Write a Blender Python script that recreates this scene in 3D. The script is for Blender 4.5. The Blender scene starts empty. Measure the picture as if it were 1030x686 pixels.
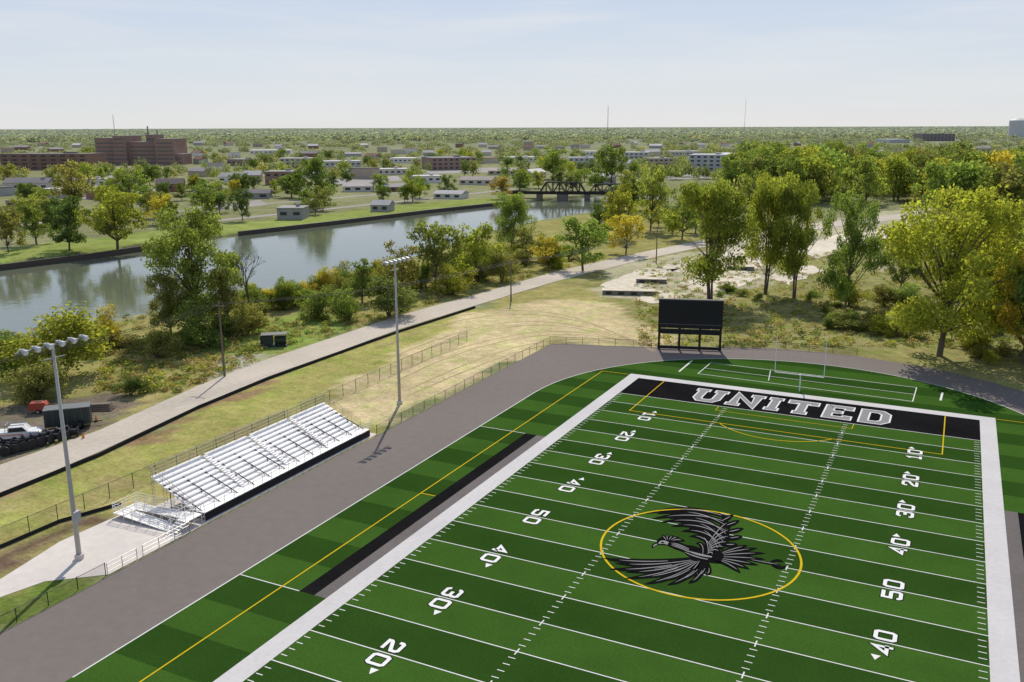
import bpy,bmesh,math,random
import numpy as np
from mathutils import Vector,Matrix
random.seed(7);rng=np.random.default_rng(7)
SC=bpy.context.scene;COL=SC.collection
# ------------------------------------------------------------ camera model
CP=np.array([43.257,-123.682,39.284]);YAW,PITCH,ROLL,FOC=.46051,.23499,-.00338,900.22
fh=np.array([-math.sin(YAW),math.cos(YAW),0]);r0=np.array([math.cos(YAW),math.sin(YAW),0]);zz=np.array([0,0,1.])
FW=fh*math.cos(PITCH)-zz*math.sin(PITCH);u0=fh*math.sin(PITCH)+zz*math.cos(PITCH)
RT=r0*math.cos(ROLL)+u0*math.sin(ROLL);UP=-r0*math.sin(ROLL)+u0*math.cos(ROLL)
def ray(px,py): return FW+RT*((px-515)/FOC)-UP*((py-343)/FOC)
def G(px,py,z=0.):
    d=ray(px,py);t=(z-CP[2])/d[2];p=CP+d*t
    return (float(p[0]),float(p[1]))
def DEP(px,py): 
    x,y=G(px,py);return float((np.array([x,y,0])-CP)@FW)
def HT(px,by,ty):
    x,y=G(px,by);D=math.hypot(x-CP[0],y-CP[1]);d=ray(px,ty)
    return float(CP[2]+d[2]*D/math.hypot(d[0],d[1]))
cd=bpy.data.cameras.new('Camera');cam=bpy.data.objects.new('Camera',cd);COL.objects.link(cam)
cd.sensor_width=36;cd.lens=FOC/1030*36;cd.clip_end=60000;cd.clip_start=.5
M=Matrix(((RT[0],UP[0],-FW[0],CP[0]),(RT[1],UP[1],-FW[1],CP[1]),(RT[2],UP[2],-FW[2],CP[2]),(0,0,0,1)))
cam.matrix_world=M;SC.camera=cam
# ------------------------------------------------------------ light
EL=math.radians(45)
AZ=YAW-.03
sd=Vector((-math.sin(AZ)*math.cos(EL),math.cos(AZ)*math.cos(EL),math.sin(EL)))
ld=bpy.data.lights.new('Sun','SUN');ld.energy=4.6;ld.angle=math.radians(.5);ld.color=(1,.93,.82)
lo=bpy.data.objects.new('Sun',ld);lo.rotation_euler=sd.to_track_quat('Z','Y').to_euler();COL.objects.link(lo)
W=bpy.data.worlds.new('World');SC.world=W;W.use_nodes=True
nt=W.node_tree;bg=nt.nodes['Background'];sky=nt.nodes.new('ShaderNodeTexSky');sky.sky_type='NISHITA';sky.sun_disc=False
sky.sun_elevation=EL;sky.sun_rotation=-AZ;sky.air_density=1.0;sky.dust_density=.4;sky.ozone_density=3;sky.altitude=100
L=nt.links.new
tc=nt.nodes.new('ShaderNodeTexCoord');sx=nt.nodes.new('ShaderNodeSeparateXYZ');L(tc.outputs['Generated'],sx.inputs[0])
rmp=nt.nodes.new('ShaderNodeValToRGB');K_=1/.09
E=rmp.color_ramp.elements;E[0].position=0;E[0].color=(.76,.77,.79,1);E[1].position=1;E[1].color=(.26,.37,.62,1)
e=E.new(.05);e.color=(.70,.745,.81,1);e=E.new(.15);e.color=(.575,.665,.83,1);e=E.new(.4);e.color=(.38,.49,.70,1)
L(sx.outputs['Z'],rmp.inputs[0])
sc_=nt.nodes.new('ShaderNodeVectorMath');sc_.operation='SCALE';sc_.inputs['Scale'].default_value=K_;L(rmp.outputs[0],sc_.inputs[0])
m0=nt.nodes.new('ShaderNodeMixRGB');m0.inputs[0].default_value=.88;L(sky.outputs[0],m0.inputs[1]);L(sc_.outputs[0],m0.inputs[2])
mp=nt.nodes.new('ShaderNodeMapping');mp.inputs['Scale'].default_value=(1.6,1.6,15);mp.inputs['Rotation'].default_value=(.06,.03,0)
nz=nt.nodes.new('ShaderNodeTexNoise');nz.inputs['Scale'].default_value=2.2;nz.inputs['Detail'].default_value=7;nz.inputs['Roughness'].default_value=.55
rp=nt.nodes.new('ShaderNodeValToRGB');rp.color_ramp.elements[0].position=.46;rp.color_ramp.elements[1].position=.78
rp.color_ramp.elements[0].color=(0,0,0,1);rp.color_ramp.elements[1].color=(.6,.6,.6,1)
mx=nt.nodes.new('ShaderNodeMixRGB');mx.inputs[2].default_value=(8.9,9.0,9.1,1)
L(tc.outputs['Generated'],mp.inputs[0]);L(mp.outputs[0],nz.inputs['Vector']);L(nz.outputs['Fac'],rp.inputs[0]);L(rp.outputs[0],mx.inputs[0]);L(m0.outputs[0],mx.inputs[1]);L(mx.outputs[0],bg.inputs[0])
bg.inputs[1].default_value=.09
SC.view_settings.view_transform='Standard';SC.view_settings.look='None';SC.view_settings.exposure=0
# ------------------------------------------------------------ materials
def s2l(c): 
    c=c/255.;return c/12.92 if c<.04045 else ((c+.055)/1.055)**2.4
def S(r,g,b,k=1.): return (s2l(r)*k,s2l(g)*k,s2l(b)*k)
MATS={}
def mat(name,col,amt=.12,scale=1.5,rough=.8,metal=0.,coord='Position',bump=0.,scale2=None,spec=.03):
    if name in MATS: return MATS[name]
    m=bpy.data.materials.new(name);m.use_nodes=True;n=m.node_tree;b=n.nodes['Principled BSDF'];K=n.links.new
    b.inputs['Roughness'].default_value=rough;b.inputs['Metallic'].default_value=metal;b.inputs['Specular IOR Level'].default_value=spec
    if coord=='Position':
        g=n.nodes.new('ShaderNodeNewGeometry');vec=g.outputs['Position']
    else:
        g=n.nodes.new('ShaderNodeTexCoord');vec=g.outputs['Object']
    a=n.nodes.new('ShaderNodeTexNoise');a.inputs['Scale'].default_value=scale;a.inputs['Detail'].default_value=6;a.inputs['Roughness'].default_value=.65;K(vec,a.inputs['Vector'])
    c=n.nodes.new('ShaderNodeTexNoise');c.inputs['Scale'].default_value=scale2 or scale*.07;c.inputs['Detail'].default_value=4;K(vec,c.inputs['Vector'])
    ad=n.nodes.new('ShaderNodeMath');ad.operation='ADD';K(a.outputs['Fac'],ad.inputs[0]);K(c.outputs['Fac'],ad.inputs[1])
    mr=n.nodes.new('ShaderNodeMapRange');mr.inputs[1].default_value=.7;mr.inputs[2].default_value=1.3;mr.inputs[3].default_value=1-amt*1.6;mr.inputs[4].default_value=1+amt*1.6;K(ad.outputs[0],mr.inputs[0])
    v=n.nodes.new('ShaderNodeVectorMath');v.operation='SCALE';v.inputs[0].default_value=col;K(mr.outputs[0],v.inputs['Scale']);K(v.outputs[0],b.inputs['Base Color'])
    if bump:
        bp=n.nodes.new('ShaderNodeBump');bp.inputs['Strength'].default_value=bump;bp.inputs['Distance'].default_value=.1;K(a.outputs['Fac'],bp.inputs['Height']);K(bp.outputs[0],b.inputs['Normal'])
    MATS[name]=m;return m
def solid(name,col,rough=.6,metal=0.,spec=.3): return mat(name,col,.07,3.,rough,metal,'Object',spec=spec)
def foliage(name,attr=None):
    m=bpy.data.materials.new(name);m.use_nodes=True;n=m.node_tree;K=n.links.new
    for x in list(n.nodes): n.nodes.remove(x)
    out=n.nodes.new('ShaderNodeOutputMaterial')
    if attr: ci=n.nodes.new('ShaderNodeAttribute');ci.attribute_name=attr;cs=ci.outputs['Color']
    else: ci=n.nodes.new('ShaderNodeObjectInfo');cs=ci.outputs['Color']
    g=n.nodes.new('ShaderNodeNewGeometry')
    mr=n.nodes.new('ShaderNodeMapRange');mr.inputs[3].default_value=.7;mr.inputs[4].default_value=1.35;K(g.outputs['Random Per Island'],mr.inputs[0])
    nz=n.nodes.new('ShaderNodeTexNoise');nz.inputs['Scale'].default_value=.28;nz.inputs['Detail'].default_value=3;K(g.outputs['Position'],nz.inputs['Vector'])
    m2=n.nodes.new('ShaderNodeMapRange');m2.inputs[1].default_value=.3;m2.inputs[2].default_value=.7;m2.inputs[3].default_value=.72;m2.inputs[4].default_value=1.32;K(nz.outputs['Fac'],m2.inputs[0])
    mm=n.nodes.new('ShaderNodeMath');mm.operation='MULTIPLY';K(mr.outputs[0],mm.inputs[0]);K(m2.outputs[0],mm.inputs[1])
    v=n.nodes.new('ShaderNodeVectorMath');v.operation='SCALE';K(cs,v.inputs[0]);K(mm.outputs[0],v.inputs['Scale'])
    d=n.nodes.new('ShaderNodeBsdfDiffuse');t=n.nodes.new('ShaderNodeBsdfTranslucent');K(v.outputs[0],d.inputs[0])
    v2=n.nodes.new('ShaderNodeVectorMath');v2.operation='MULTIPLY';v2.inputs[1].default_value=(1.42,1.45,.8);K(v.outputs[0],v2.inputs[0]);K(v2.outputs[0],t.inputs[0])
    mi=n.nodes.new('ShaderNodeMixShader');mi.inputs[0].default_value=.5;K(d.outputs[0],mi.inputs[1]);K(t.outputs[0],mi.inputs[2]);K(mi.outputs[0],out.inputs[0])
    return m
FOL=foliage('foliage');FOLA=foliage('foliage_painted','tone')
BARK=solid('bark',(.12,.10,.075),.9)
# ------------------------------------------------------------ mesh helpers
class MB:
    def __init__(s): s.v=[];s.f=[]
    def add(s,vs,fs):
        k=len(s.v);s.v+=[tuple(map(float,v)) for v in vs];s.f+=[tuple(i+k for i in f) for f in fs];return s
    def box(s,cx,cy,cz,sx,sy,sz,rz=0.):
        c,n=math.cos(rz),math.sin(rz);vs=[]
        for z in(-.5,.5):
            for x,y in((-.5,-.5),(.5,-.5),(.5,.5),(-.5,.5)):
                X,Y=x*sx,y*sy;vs.append((cx+X*c-Y*n,cy+X*n+Y*c,cz+z*sz))
        return s.add(vs,[(0,3,2,1),(4,5,6,7),(0,1,5,4),(1,2,6,5),(2,3,7,6),(3,0,4,7)])
    def tube(s,a,b,r1,r2=None,n=6):
        r2=r1 if r2 is None else r2;a=Vector(a);b=Vector(b);d=(b-a)
        if d.length<1e-6: return s
        d.normalize();u=d.orthogonal().normalized();w=d.cross(u);vs=[]
        for P,r in((a,r1),(b,r2)):
            for i in range(n):
                t=2*math.pi*i/n;vs.append(tuple(P+u*(r*math.cos(t))+w*(r*math.sin(t))))
        fs=[(i,(i+1)%n,n+(i+1)%n,n+i) for i in range(n)]+[tuple(range(n-1,-1,-1)),tuple(range(n,2*n))]
        return s.add(vs,fs)
    def prism(s,prof,y0,y1):
        n=len(prof);vs=[(x,y0,z) for x,z in prof]+[(x,y1,z) for x,z in prof]
        return s.add(vs,[tuple(range(n)),tuple(range(2*n-1,n-1,-1))]+[(i,n+i,n+(i+1)%n,(i+1)%n) for i in range(n)])
    def poly(s,pts,z): return s.add([(x,y,z) for x,y in pts],[tuple(range(len(pts)))])
    def build(s,name,m,parent=None,loc=None,smooth=False):
        me=bpy.data.meshes.new(name);me.from_pydata(s.v,[],s.f);me.materials.append(m);me.update()
        bm=bmesh.new();bm.from_mesh(me);bmesh.ops.recalc_face_normals(bm,faces=bm.faces);bm.to_mesh(me);bm.free()
        if smooth: me.shade_smooth()
        o=bpy.data.objects.new(name,me);COL.objects.link(o)
        if parent: o.parent=parent
        if loc: o.location=loc
        return o
def empty(name,label,cat,loc=(0,0,0),rz=0,group=None):
    o=bpy.data.objects.new(name,None);COL.objects.link(o);o.location=loc;o.rotation_euler=(0,0,rz);o.empty_display_size=.5
    o['label']=label;o['category']=cat
    if group:o['group']=group
    return o
def tag(o,label,cat,group=None,kind=None):
    o['label']=label;o['category']=cat
    if group:o['group']=group
    if kind:o['kind']=kind
    return o
def struct(mb,name,m,label=None,flat=True):
    o=mb.build(name,m)
    if flat:
        me=o.data
        bm=bmesh.new();bm.from_mesh(me)
        for f in bm.faces:
            f.normal_update()
            if f.normal.z<0: f.normal_flip()
        bm.to_mesh(me);bm.free()
    o['kind']='structure'
    if label:o['label']=label
    return o
def stroke(mb,pts,w,z,closed=False,ext=0.):
    P=[np.array(p[:2],float) for p in pts];n=len(P)
    if ext and not closed:
        a=P[0]-P[1];P[0]=P[0]+a/np.linalg.norm(a)*ext;b=P[-1]-P[-2];P[-1]=P[-1]+b/np.linalg.norm(b)*ext
    Ls=[];Rs=[]
    for i in range(n):
        a=P[i]-P[i-1] if (i>0 or closed) else None
        b=P[(i+1)%n]-P[i] if (i<n-1 or closed) else None
        if a is None:a=b
        if b is None:b=a
        a=a/np.linalg.norm(a);b=b/np.linalg.norm(b);na=np.array([-a[1],a[0]]);nb=np.array([-b[1],b[0]]);m=na+nb;l=np.linalg.norm(m)
        m=m/l if l>1e-6 else na;k=1/max(.45,float(m@na));Ls.append(P[i]+m*k*w/2);Rs.append(P[i]-m*k*w/2)
    vs=[(p[0],p[1],z) for p in Ls]+[(p[0],p[1],z) for p in Rs]
    mb.add(vs,[(i,n+i,n+(i+1)%n,(i+1)%n) for i in range(n if closed else n-1)])
def npmesh(name,V,F,m,tone=None):
    me=bpy.data.meshes.new(name);V=np.asarray(V,np.float32);F=np.asarray(F,np.int32);k=F.shape[1]
    me.vertices.add(len(V));me.vertices.foreach_set('co',V.ravel())
    me.loops.add(F.size);me.loops.foreach_set('vertex_index',F.ravel())
    me.polygons.add(len(F));me.polygons.foreach_set('loop_start',np.arange(0,F.size,k,dtype=np.int32))
    me.update(calc_edges=True);me.materials.append(m)
    if tone is not None:
        a=me.color_attributes.new('tone','FLOAT_COLOR','POINT');T=np.ones((len(V),4),np.float32);T[:,:3]=tone;a.data.foreach_set('color',T.ravel())
    return me
def inpoly(x,y,poly):
    r=np.zeros(x.shape,bool);n=len(poly)
    for i in range(n):
        x1,y1=poly[i];x2,y2=poly[(i+1)%n]
        if y1==y2: continue
        c=((y1>y)!=(y2>y))&(x<(x2-x1)*(y-y1)/(y2-y1)+x1);r^=c
    return r
# ------------------------------------------------------------ terrain
RZ=-1.2
near_px=[(-500,520),(-200,400),(0,350),(60,338),(130,322),(200,310),(260,300),(330,283),(400,265),(450,249),(490,235),(540,224),(600,214),(640,206),(672,199)]
far_px=[(650,191),(600,197),(560,200),(500,206),(430,214),(330,226),(240,236),(150,247),(90,256),(0,267),(-200,290),(-500,330)]
RIV=[G(x,y,RZ) for x,y in near_px+far_px]
def sdist(x,y,poly):
    d=np.full(x.shape,1e9);n=len(poly)
    for i in range(n):
        ax,ay=poly[i];bx,by=poly[(i+1)%n];dx,dy=bx-ax,by-ay
        t=np.clip(((x-ax)*dx+(y-ay)*dy)/(dx*dx+dy*dy),0,1);d=np.minimum(d,np.hypot(x-ax-t*dx,y-ay-t*dy))
    return np.where(inpoly(x,y,poly),d,-d)
def axis(a,b,st,g,lim):
    v=list(np.arange(a,b+.01,st));s=st
    while v[-1]<lim: s*=g;v.append(v[-1]+s)
    lo=[];s=st;c=v[0]
    while c>-lim: s*=g;c-=s;lo.append(c)
    return np.array(lo[::-1]+v)
xs=axis(-260,190,2.0,1.045,35000);ys=axis(-110,330,2.0,1.03,38000)
X,Y=np.meshgrid(xs,ys);xf=X.ravel();yf=Y.ravel()
sdv=sdist(xf,yf,RIV)
t=np.clip((sdv+2)/7,0,1);Z=-3.2*t*t*(3-2*t)
def wob(x,y,a,s): return a*(np.sin(x/s+1.3*np.sin(y/s*.7))+np.sin(y/s*1.3+x/s*.4+2)+.6*np.sin(x/s*2.9+y/s*2.1))
wx=xf+wob(xf,yf,1.5,5.);wy=yf+wob(yf,xf,1.5,6.)
dist=np.hypot(xf-CP[0],yf-CP[1])
T=np.zeros((len(xf),3));T[:]=(.17,.175,.085)
q=.5+.25*wob(xf,yf,1,60.)/2;T+=np.clip(q,0,1)[:,None]*np.array([.09,.07,.06])
def P(l): return [G(a,b) for a,b in l]
REG=[
 ('far_lawn',[(-300,285),(0,253),(60,243),(150,233),(300,218),(430,204),(505,198),(512,205),(430,213),(330,225),(240,235),(150,246),(90,255),(0,266),(-300,303)],(.22,.25,.075)),
 ('wild',[(540,290),(640,252),(760,235),(930,212),(1200,195),(1300,460),(1030,412),(870,372),(700,352),(560,345)],(.235,.215,.09)),
 ('beige',[(735,238),(790,228),(870,215),(930,208),(1000,211),(965,232),(870,256),(775,282),(715,268)],(.38,.34,.25)),
 ('slabdirt',[(610,268),(700,252),(770,258),(778,288),(700,303),(600,298)],(.37,.33,.23)),
 ('rightdirt',[(860,262),(920,245),(1040,232),(1040,246),(930,262),(880,275)],(.36,.31,.21)),
 ('grasspatch',[(770,262),(850,244),(900,250),(860,270),(800,280)],(.23,.22,.09)),
 ('strip',[(-400,520),(-200,400),(0,352),(60,338),(130,322),(260,300),(400,265),(540,224),(640,206),(700,215),(700,250),(560,277),(400,320),(270,365),(100,445),(0,470),(-400,640)],(.26,.23,.09)),
 ('lawn',[(195,356),(225,328),(330,316),(378,330),(300,353),(245,362)],(.20,.24,.065)),
 ('weeds',[(110,402),(145,372),(215,372),(270,366),(190,400),(120,428)],(.34,.28,.12)),
 ('drivew',[(205,362),(260,358),(285,368),(262,380),(200,384)],(.35,.32,.25)),
 ('yard',[(-80,440),(0,408),(60,398),(118,398),(125,415),(60,446),(0,468),(-80,500)],(.17,.135,.105)),
 ('verge',[(-300,720),(-300,640),(0,500),(100,459),(200,410),(300,374),(400,334),(480,309),(560,284),(600,290),(575,345),(490,372),(400,425),(180,530),(0,610)],(.31,.265,.11)),
 ('hay',[(320,408),(395,354),(440,334),(490,309),(560,301),(620,306),(662,325),(668,351),(560,345),(470,385),(400,425),(345,410)],(.48,.385,.225)),
 ('greenstrip',[(240,390),(330,354),(420,326),(480,309),(490,311),(440,334),(395,354),(330,392),(200,446),(100,490),(0,545),(0,515)],(.30,.275,.095)),
 ('corner',[(-300,800),(-300,700),(0,600),(45,585),(105,577),(60,610),(0,640),(-150,720)],(.13,.165,.04)),
 ('bare',[(-100,590),(0,552),(70,522),(128,508),(128,517),(60,545),(0,582),(-100,640)],(.14,.095,.065)),
 ('shoulder',[(0,497),(100,459),(200,410),(270,383),(300,372),(300,376),(200,416),(100,466),(0,505)],(.26,.17,.10)),
]
front=((xf-CP[0])*fh[0]+(yf-CP[1])*fh[1])>5
for n_,pl,c in REG:
    m=inpoly(wx,wy,P(pl))&front;T[m]=c
hz=np.clip((dist-900)/4500,0,1)[:,None];T=T*(1-hz)+np.array([.24,.26,.235])*hz  # distance haze painted into the ground colour
T[sdv>0]=(.09,.08,.05)
nx=len(xs);ny=len(ys);ii=np.arange((ny-1)*(nx-1));a=(ii//(nx-1))*nx+ii%(nx-1)
GM=bpy.data.materials.new('ground');GM.use_nodes=True;n=GM.node_tree;b=n.nodes['Principled BSDF'];K=n.links.new
b.inputs['Roughness'].default_value=1;b.inputs['Specular IOR Level'].default_value=.0
at=n.nodes.new('ShaderNodeAttribute');at.attribute_name='tone';g=n.nodes.new('ShaderNodeNewGeometry');cur=at.outputs['Color']
for sc,lo_,hi_ in((2.2,.72,1.3),(.5,.76,1.24),(.09,.78,1.22),(.02,.85,1.15)):
    z=n.nodes.new('ShaderNodeTexNoise');z.inputs['Scale'].default_value=sc;z.inputs['Detail'].default_value=8;z.inputs['Roughness'].default_value=.72;K(g.outputs['Position'],z.inputs['Vector'])
    mr=n.nodes.new('ShaderNodeMapRange');mr.inputs[1].default_value=.32;mr.inputs[2].default_value=.68;mr.inputs[3].default_value=lo_;mr.inputs[4].default_value=hi_;K(z.outputs['Fac'],mr.inputs[0])
    v=n.nodes.new('ShaderNodeVectorMath');v.operation='SCALE';K(cur,v.inputs[0]);K(mr.outputs[0],v.inputs['Scale']);cur=v.outputs[0]
z=n.nodes.new('ShaderNodeTexNoise');z.inputs['Scale'].default_value=.22;z.inputs['Detail'].default_value=7;z.inputs['Roughness'].default_value=.65;K(g.outputs['Position'],z.inputs['Vector'])
hm=n.nodes.new('ShaderNodeMixRGB');hm.blend_type='MULTIPLY';hm.inputs[2].default_value=(.8,.98,.68,1)
mr=n.nodes.new('ShaderNodeMapRange');mr.inputs[1].default_value=.46;mr.inputs[2].default_value=.66;K(z.outputs['Fac'],mr.inputs[0]);K(mr.outputs[0],hm.inputs[0]);K(cur,hm.inputs[1]);K(hm.outputs[0],b.inputs['Base Color'])
bp=n.nodes.new('ShaderNodeBump');bp.inputs['Strength'].default_value=.5;bp.inputs['Distance'].default_value=.25;z=n.nodes.new('ShaderNodeTexNoise');z.inputs['Scale'].default_value=1.6;z.inputs['Detail'].default_value=6;K(g.outputs['Position'],z.inputs['Vector']);K(z.outputs['Fac'],bp.inputs['Height']);K(bp.outputs[0],b.inputs['Normal'])
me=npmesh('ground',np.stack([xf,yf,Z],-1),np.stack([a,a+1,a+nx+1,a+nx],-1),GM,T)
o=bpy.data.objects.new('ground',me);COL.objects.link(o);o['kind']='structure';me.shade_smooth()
# river
WM=bpy.data.materials.new('river_water');WM.use_nodes=True;n=WM.node_tree;b=n.nodes['Principled BSDF'];K=n.links.new
b.inputs['Base Color'].default_value=(.12,.135,.09,1);b.inputs['Roughness'].default_value=.07
g=n.nodes.new('ShaderNodeNewGeometry');z=n.nodes.new('ShaderNodeTexNoise');z.inputs['Scale'].default_value=.4;z.inputs['Detail'].default_value=4;K(g.outputs['Position'],z.inputs['Vector'])
bp=n.nodes.new('ShaderNodeBump');bp.inputs['Strength'].default_value=.14;bp.inputs['Distance'].default_value=.25;K(z.outputs['Fac'],bp.inputs['Height']);K(bp.outputs[0],b.inputs['Normal'])
RIV2=[G(x,y+(6 if i<len(near_px) else -1.5),RZ) for i,(x,y) in enumerate(near_px+far_px)]
struct(MB().poly(RIV2,RZ),'river',WM,'calm olive river bending past the field')
mb=MB()
def wallstrip(mb,pts,z0,z1,th):
    for (x1,y1),(x2,y2) in zip(pts,pts[1:]):
        l=math.hypot(x2-x1,y2-y1);mb.box((x1+x2)/2,(y1+y2)/2,(z0+z1)/2,l,th,z1-z0,math.atan2(y2-y1,x2-x1))
wl=[G(x,y) for x,y in [(505,204),(430,212),(330,224),(240,234)]]
wallstrip(mb,wl,-3,.5,.8);tag(mb.build('seawall',solid('dark_steel_piling',(.07,.055,.045))),'long dark sheet seawall edging the far lawn above the river','wall')
wl=[G(x,y) for x,y in [(150,248),(90,257),(0,268),(-120,281)]];mb=MB()
wallstrip(mb,wl,-3,.6,.8);tag(mb.build('seawall',solid('dark_steel_piling',(.07,.055,.045))),'dark sheet seawall at the left edge of the far bank','wall')
# ------------------------------------------------------------ roads
def strip(up,lo,z): 
    A=[G(*p) for p in up];B=[G(*p) for p in lo];n=len(A)
    return MB().add([(x,y,z) for x,y in A]+[(x,y,z) for x,y in B],[(i,n+i,n+i+1,i+1) for i in range(n-1)])
road=mat('worn_road',S(180,170,156),.09,1.2,.9,bump=.2)
RU=[(-200,548),(0,468),(100,433),(200,388),(270,361),(340,338),(400,318),(480,296),(560,273),(640,255),(700,243),(770,231),(850,221),(940,212),(1060,203)]
RLO=[(-200,590),(0,497),(100,455),(200,408),(270,379),(340,354),(400,332),(480,307),(560,283),(640,263),(700,250),(770,237.5),(850,227),(940,217),(1060,207)]
struct(strip(RU,RLO,.07),'road',road,'pale worn road running between the river trees and the bleachers')
rux=[p[0] for p in RU];ruy=[p[1] for p in RU];rly=[p[1] for p in RLO]
def onroad(px,by,m0=1.5,m1=5): return np.interp(px,rux,ruy)-m0<by<np.interp(px,rux,rly)+m1
lotm=mat('town_asphalt',(.30,.28,.26),.1,.3,.9)
for pl,lb in (([(-60,215),(60,204),(75,209),(-60,222)],'grey car park at the left edge across the river'),([(75,196),(160,190),(168,194),(85,201)],'grey car park below the hospital'),([(190,209),(262,201),(270,206),(200,214)],'grey car park left of the middle'),
 ([(330,180),(400,177),(405,182),(335,186)],'grey car park behind the far lawn'),([(400,171),(520,168),(530,172),(405,176)],'wide car park before the brown building'),([(20,182),(120,176),(120,179),(25,186)],'car park before the long brick building'),([(225,176),(330,170),(335,173),(228,179)],'car park behind the town houses'),([(670,176),(780,172),(785,176),(672,181)],'car park before the white office complex')):
    struct(MB().poly([G(*p) for p in pl],.06),'car_park',lotm,lb)
for a_,b_ in (((-50,232),(420,192)),((200,224),(520,190)),((60,168),(640,156))):
    A_=G(*a_);B_=G(*b_);m=MB();stroke(m,[A_,B_],6,.04);struct(m,'street',lotm,'straight street through the town')
# ------------------------------------------------------------ track and turf
CX=24.38;CY=-5.5;CYS=-85.9
def arc(cy,R,a0,a1,n=40): return [(CX+R*math.cos(math.radians(a0+(a1-a0)*i/n)),cy+R*math.sin(math.radians(a0+(a1-a0)*i/n))) for i in range(n+1)]
asph=mat('track_asphalt',S(115,107,102),.06,.9,.95,bump=.1,scale2=.03)
outer=[(-22,CYS)]+[(-22,24.5),(-12,27.5),(-2,31)]+[p for p in arc(CY,44.8,112,0)]+[(CX+46.3,CYS)]+arc(CYS,46.3,0,-180)[1:-1]
struct(MB().poly(outer,.02),'running_track',asph,'grey unmarked asphalt running track around the green field')
def turfmat(name,c1,c2):
    m=bpy.data.materials.new(name);m.use_nodes=True;n=m.node_tree;b=n.nodes['Principled BSDF'];K=n.links.new;b.inputs['Roughness'].default_value=.9;b.inputs['Specular IOR Level'].default_value=.0
    g=n.nodes.new('ShaderNodeNewGeometry');sp=n.nodes.new('ShaderNodeSeparateXYZ');K(g.outputs['Position'],sp.inputs[0])
    a=n.nodes.new('ShaderNodeMath');a.operation='MULTIPLY_ADD';a.inputs[1].default_value=1/9.144;a.inputs[2].default_value=100.;K(sp.outputs['Y'],a.inputs[0])
    f=n.nodes.new('ShaderNodeMath');f.operation='FRACT';K(a.outputs[0],f.inputs[0]);gt=n.nodes.new('ShaderNodeMath');gt.operation='GREATER_THAN';gt.inputs[1].default_value=.5;K(f.outputs[0],gt.inputs[0])
    mx=n.nodes.new('ShaderNodeMixRGB');mx.inputs[1].default_value=(*c1,1);mx.inputs[2].default_value=(*c2,1);K(gt.outputs[0],mx.inputs[0]);cur=mx.outputs[0]
    for sc,lo_,hi_ in((7.,.84,1.18),(.25,.93,1.08),(.05,.93,1.08)):
        z=n.nodes.new('ShaderNodeTexNoise');z.inputs['Scale'].default_value=sc;z.inputs['Detail'].default_value=5;K(g.outputs['Position'],z.inputs['Vector'])
        mr=n.nodes.new('ShaderNodeMapRange');mr.inputs[1].default_value=.3;mr.inputs[2].default_value=.7;mr.inputs[3].default_value=lo_;mr.inputs[4].default_value=hi_;K(z.outputs['Fac'],mr.inputs[0])
        v=n.nodes.new('ShaderNodeVectorMath');v.operation='SCALE';K(cur,v.inputs[0]);K(mr.outputs[0],v.inputs['Scale']);cur=v.outputs[0]
    K(cur,b.inputs['Base Color']);return m
turf=turfmat('artificial_turf',(.022,.055,.009),(.037,.086,.0135))
inner=[(-11.7,CYS)]+arc(CY,36.08,180,0)+[(CX+36.08,CYS)]+arc(CYS,36.08,0,-180)[1:-1]
struct(MB().poly(inner,.032),'turf',turf,'green artificial turf of the sports field')
white=mat('white_turf_paint',(.49,.47,.46),.06,2.,.8);white2=mat('white_line_paint',(.60,.59,.57),.05,2.,.8)
black=mat('black_turf',(.010,.0095,.010),.2,3.,.9,spec=0);greyt=mat('grey_turf',S(100,94,92),.09,2.,.85);yellow=mat('yellow_line_paint',(.52,.36,.01),.06,2.,.8)
FW_=48.77;B=1.95;YT=9.144;YS=-100.58;zb=.038
mb=MB()
mb.add([(-B,YS-B,zb),(0,YS-B,zb),(0,YT+B,zb),(-B,YT+B,zb)],[(0,1,2,3)])
mb.add([(FW_,YS-B,zb),(FW_+B,YS-B,zb),(FW_+B,YT+B,zb),(FW_,YT+B,zb)],[(0,1,2,3)])
mb.add([(0,YT,zb),(FW_,YT,zb),(FW_,YT+B,zb),(0,YT+B,zb)],[(0,1,2,3)])
struct(mb,'field_border',white,'wide white border around the football field')
struct(MB().poly([(0,0),(FW_,0),(FW_,YT),(0,YT)],zb),'end_zone',black,'black end zone at the far end of the field')
Ya,Yb=-68.58,-22.86
mb=MB();mb.poly([(-4.8,Ya),(-3.2,Ya),(-3.2,Yb),(-4.8,Yb)],zb).poly([(FW_+3.2,Ya),(FW_+4.8,Ya),(FW_+4.8,Yb),(FW_+3.2,Yb)],zb);struct(mb,'sideline_strip',black,'black team area strips beside both sidelines')
mb=MB();mb.poly([(-3.2,Ya),(-B,Ya),(-B,Yb),(-3.2,Yb)],zb).poly([(FW_+B,Ya),(FW_+3.2,Ya),(FW_+3.2,Yb),(FW_+B,Yb)],zb);struct(mb,'sideline_strip',greyt,'grey strips between the black team areas and white border')
def rect(mb,x0,y0,x1,y1,z): mb.add([(x0,y0,z),(x1,y0,z),(x1,y1,z),(x0,y1,z)],[(0,1,2,3)])
mb=MB();zl=.044;hw=.055
for k in range(1,20):
    y=-4.572*k;rect(mb,0,y-hw,FW_,y+hw,zl)
HS=16.26
for k in range(1,100):
    if k%5==0: 
        y=-.9144*k
        for x in(HS,FW_-HS): rect(mb,x-hw,y-.45,x+hw,y+.45,zl+.004)
        continue
    y=-.9144*k
    for x0,x1 in((.15,.75),(HS-.3,HS+.3),(FW_-HS-.3,FW_-HS+.3),(FW_-.75,FW_-.15)): rect(mb,x0,y-.045,x1,y+.045,zl)
rect(mb,0,-.1,FW_,.02,.0435)
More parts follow.
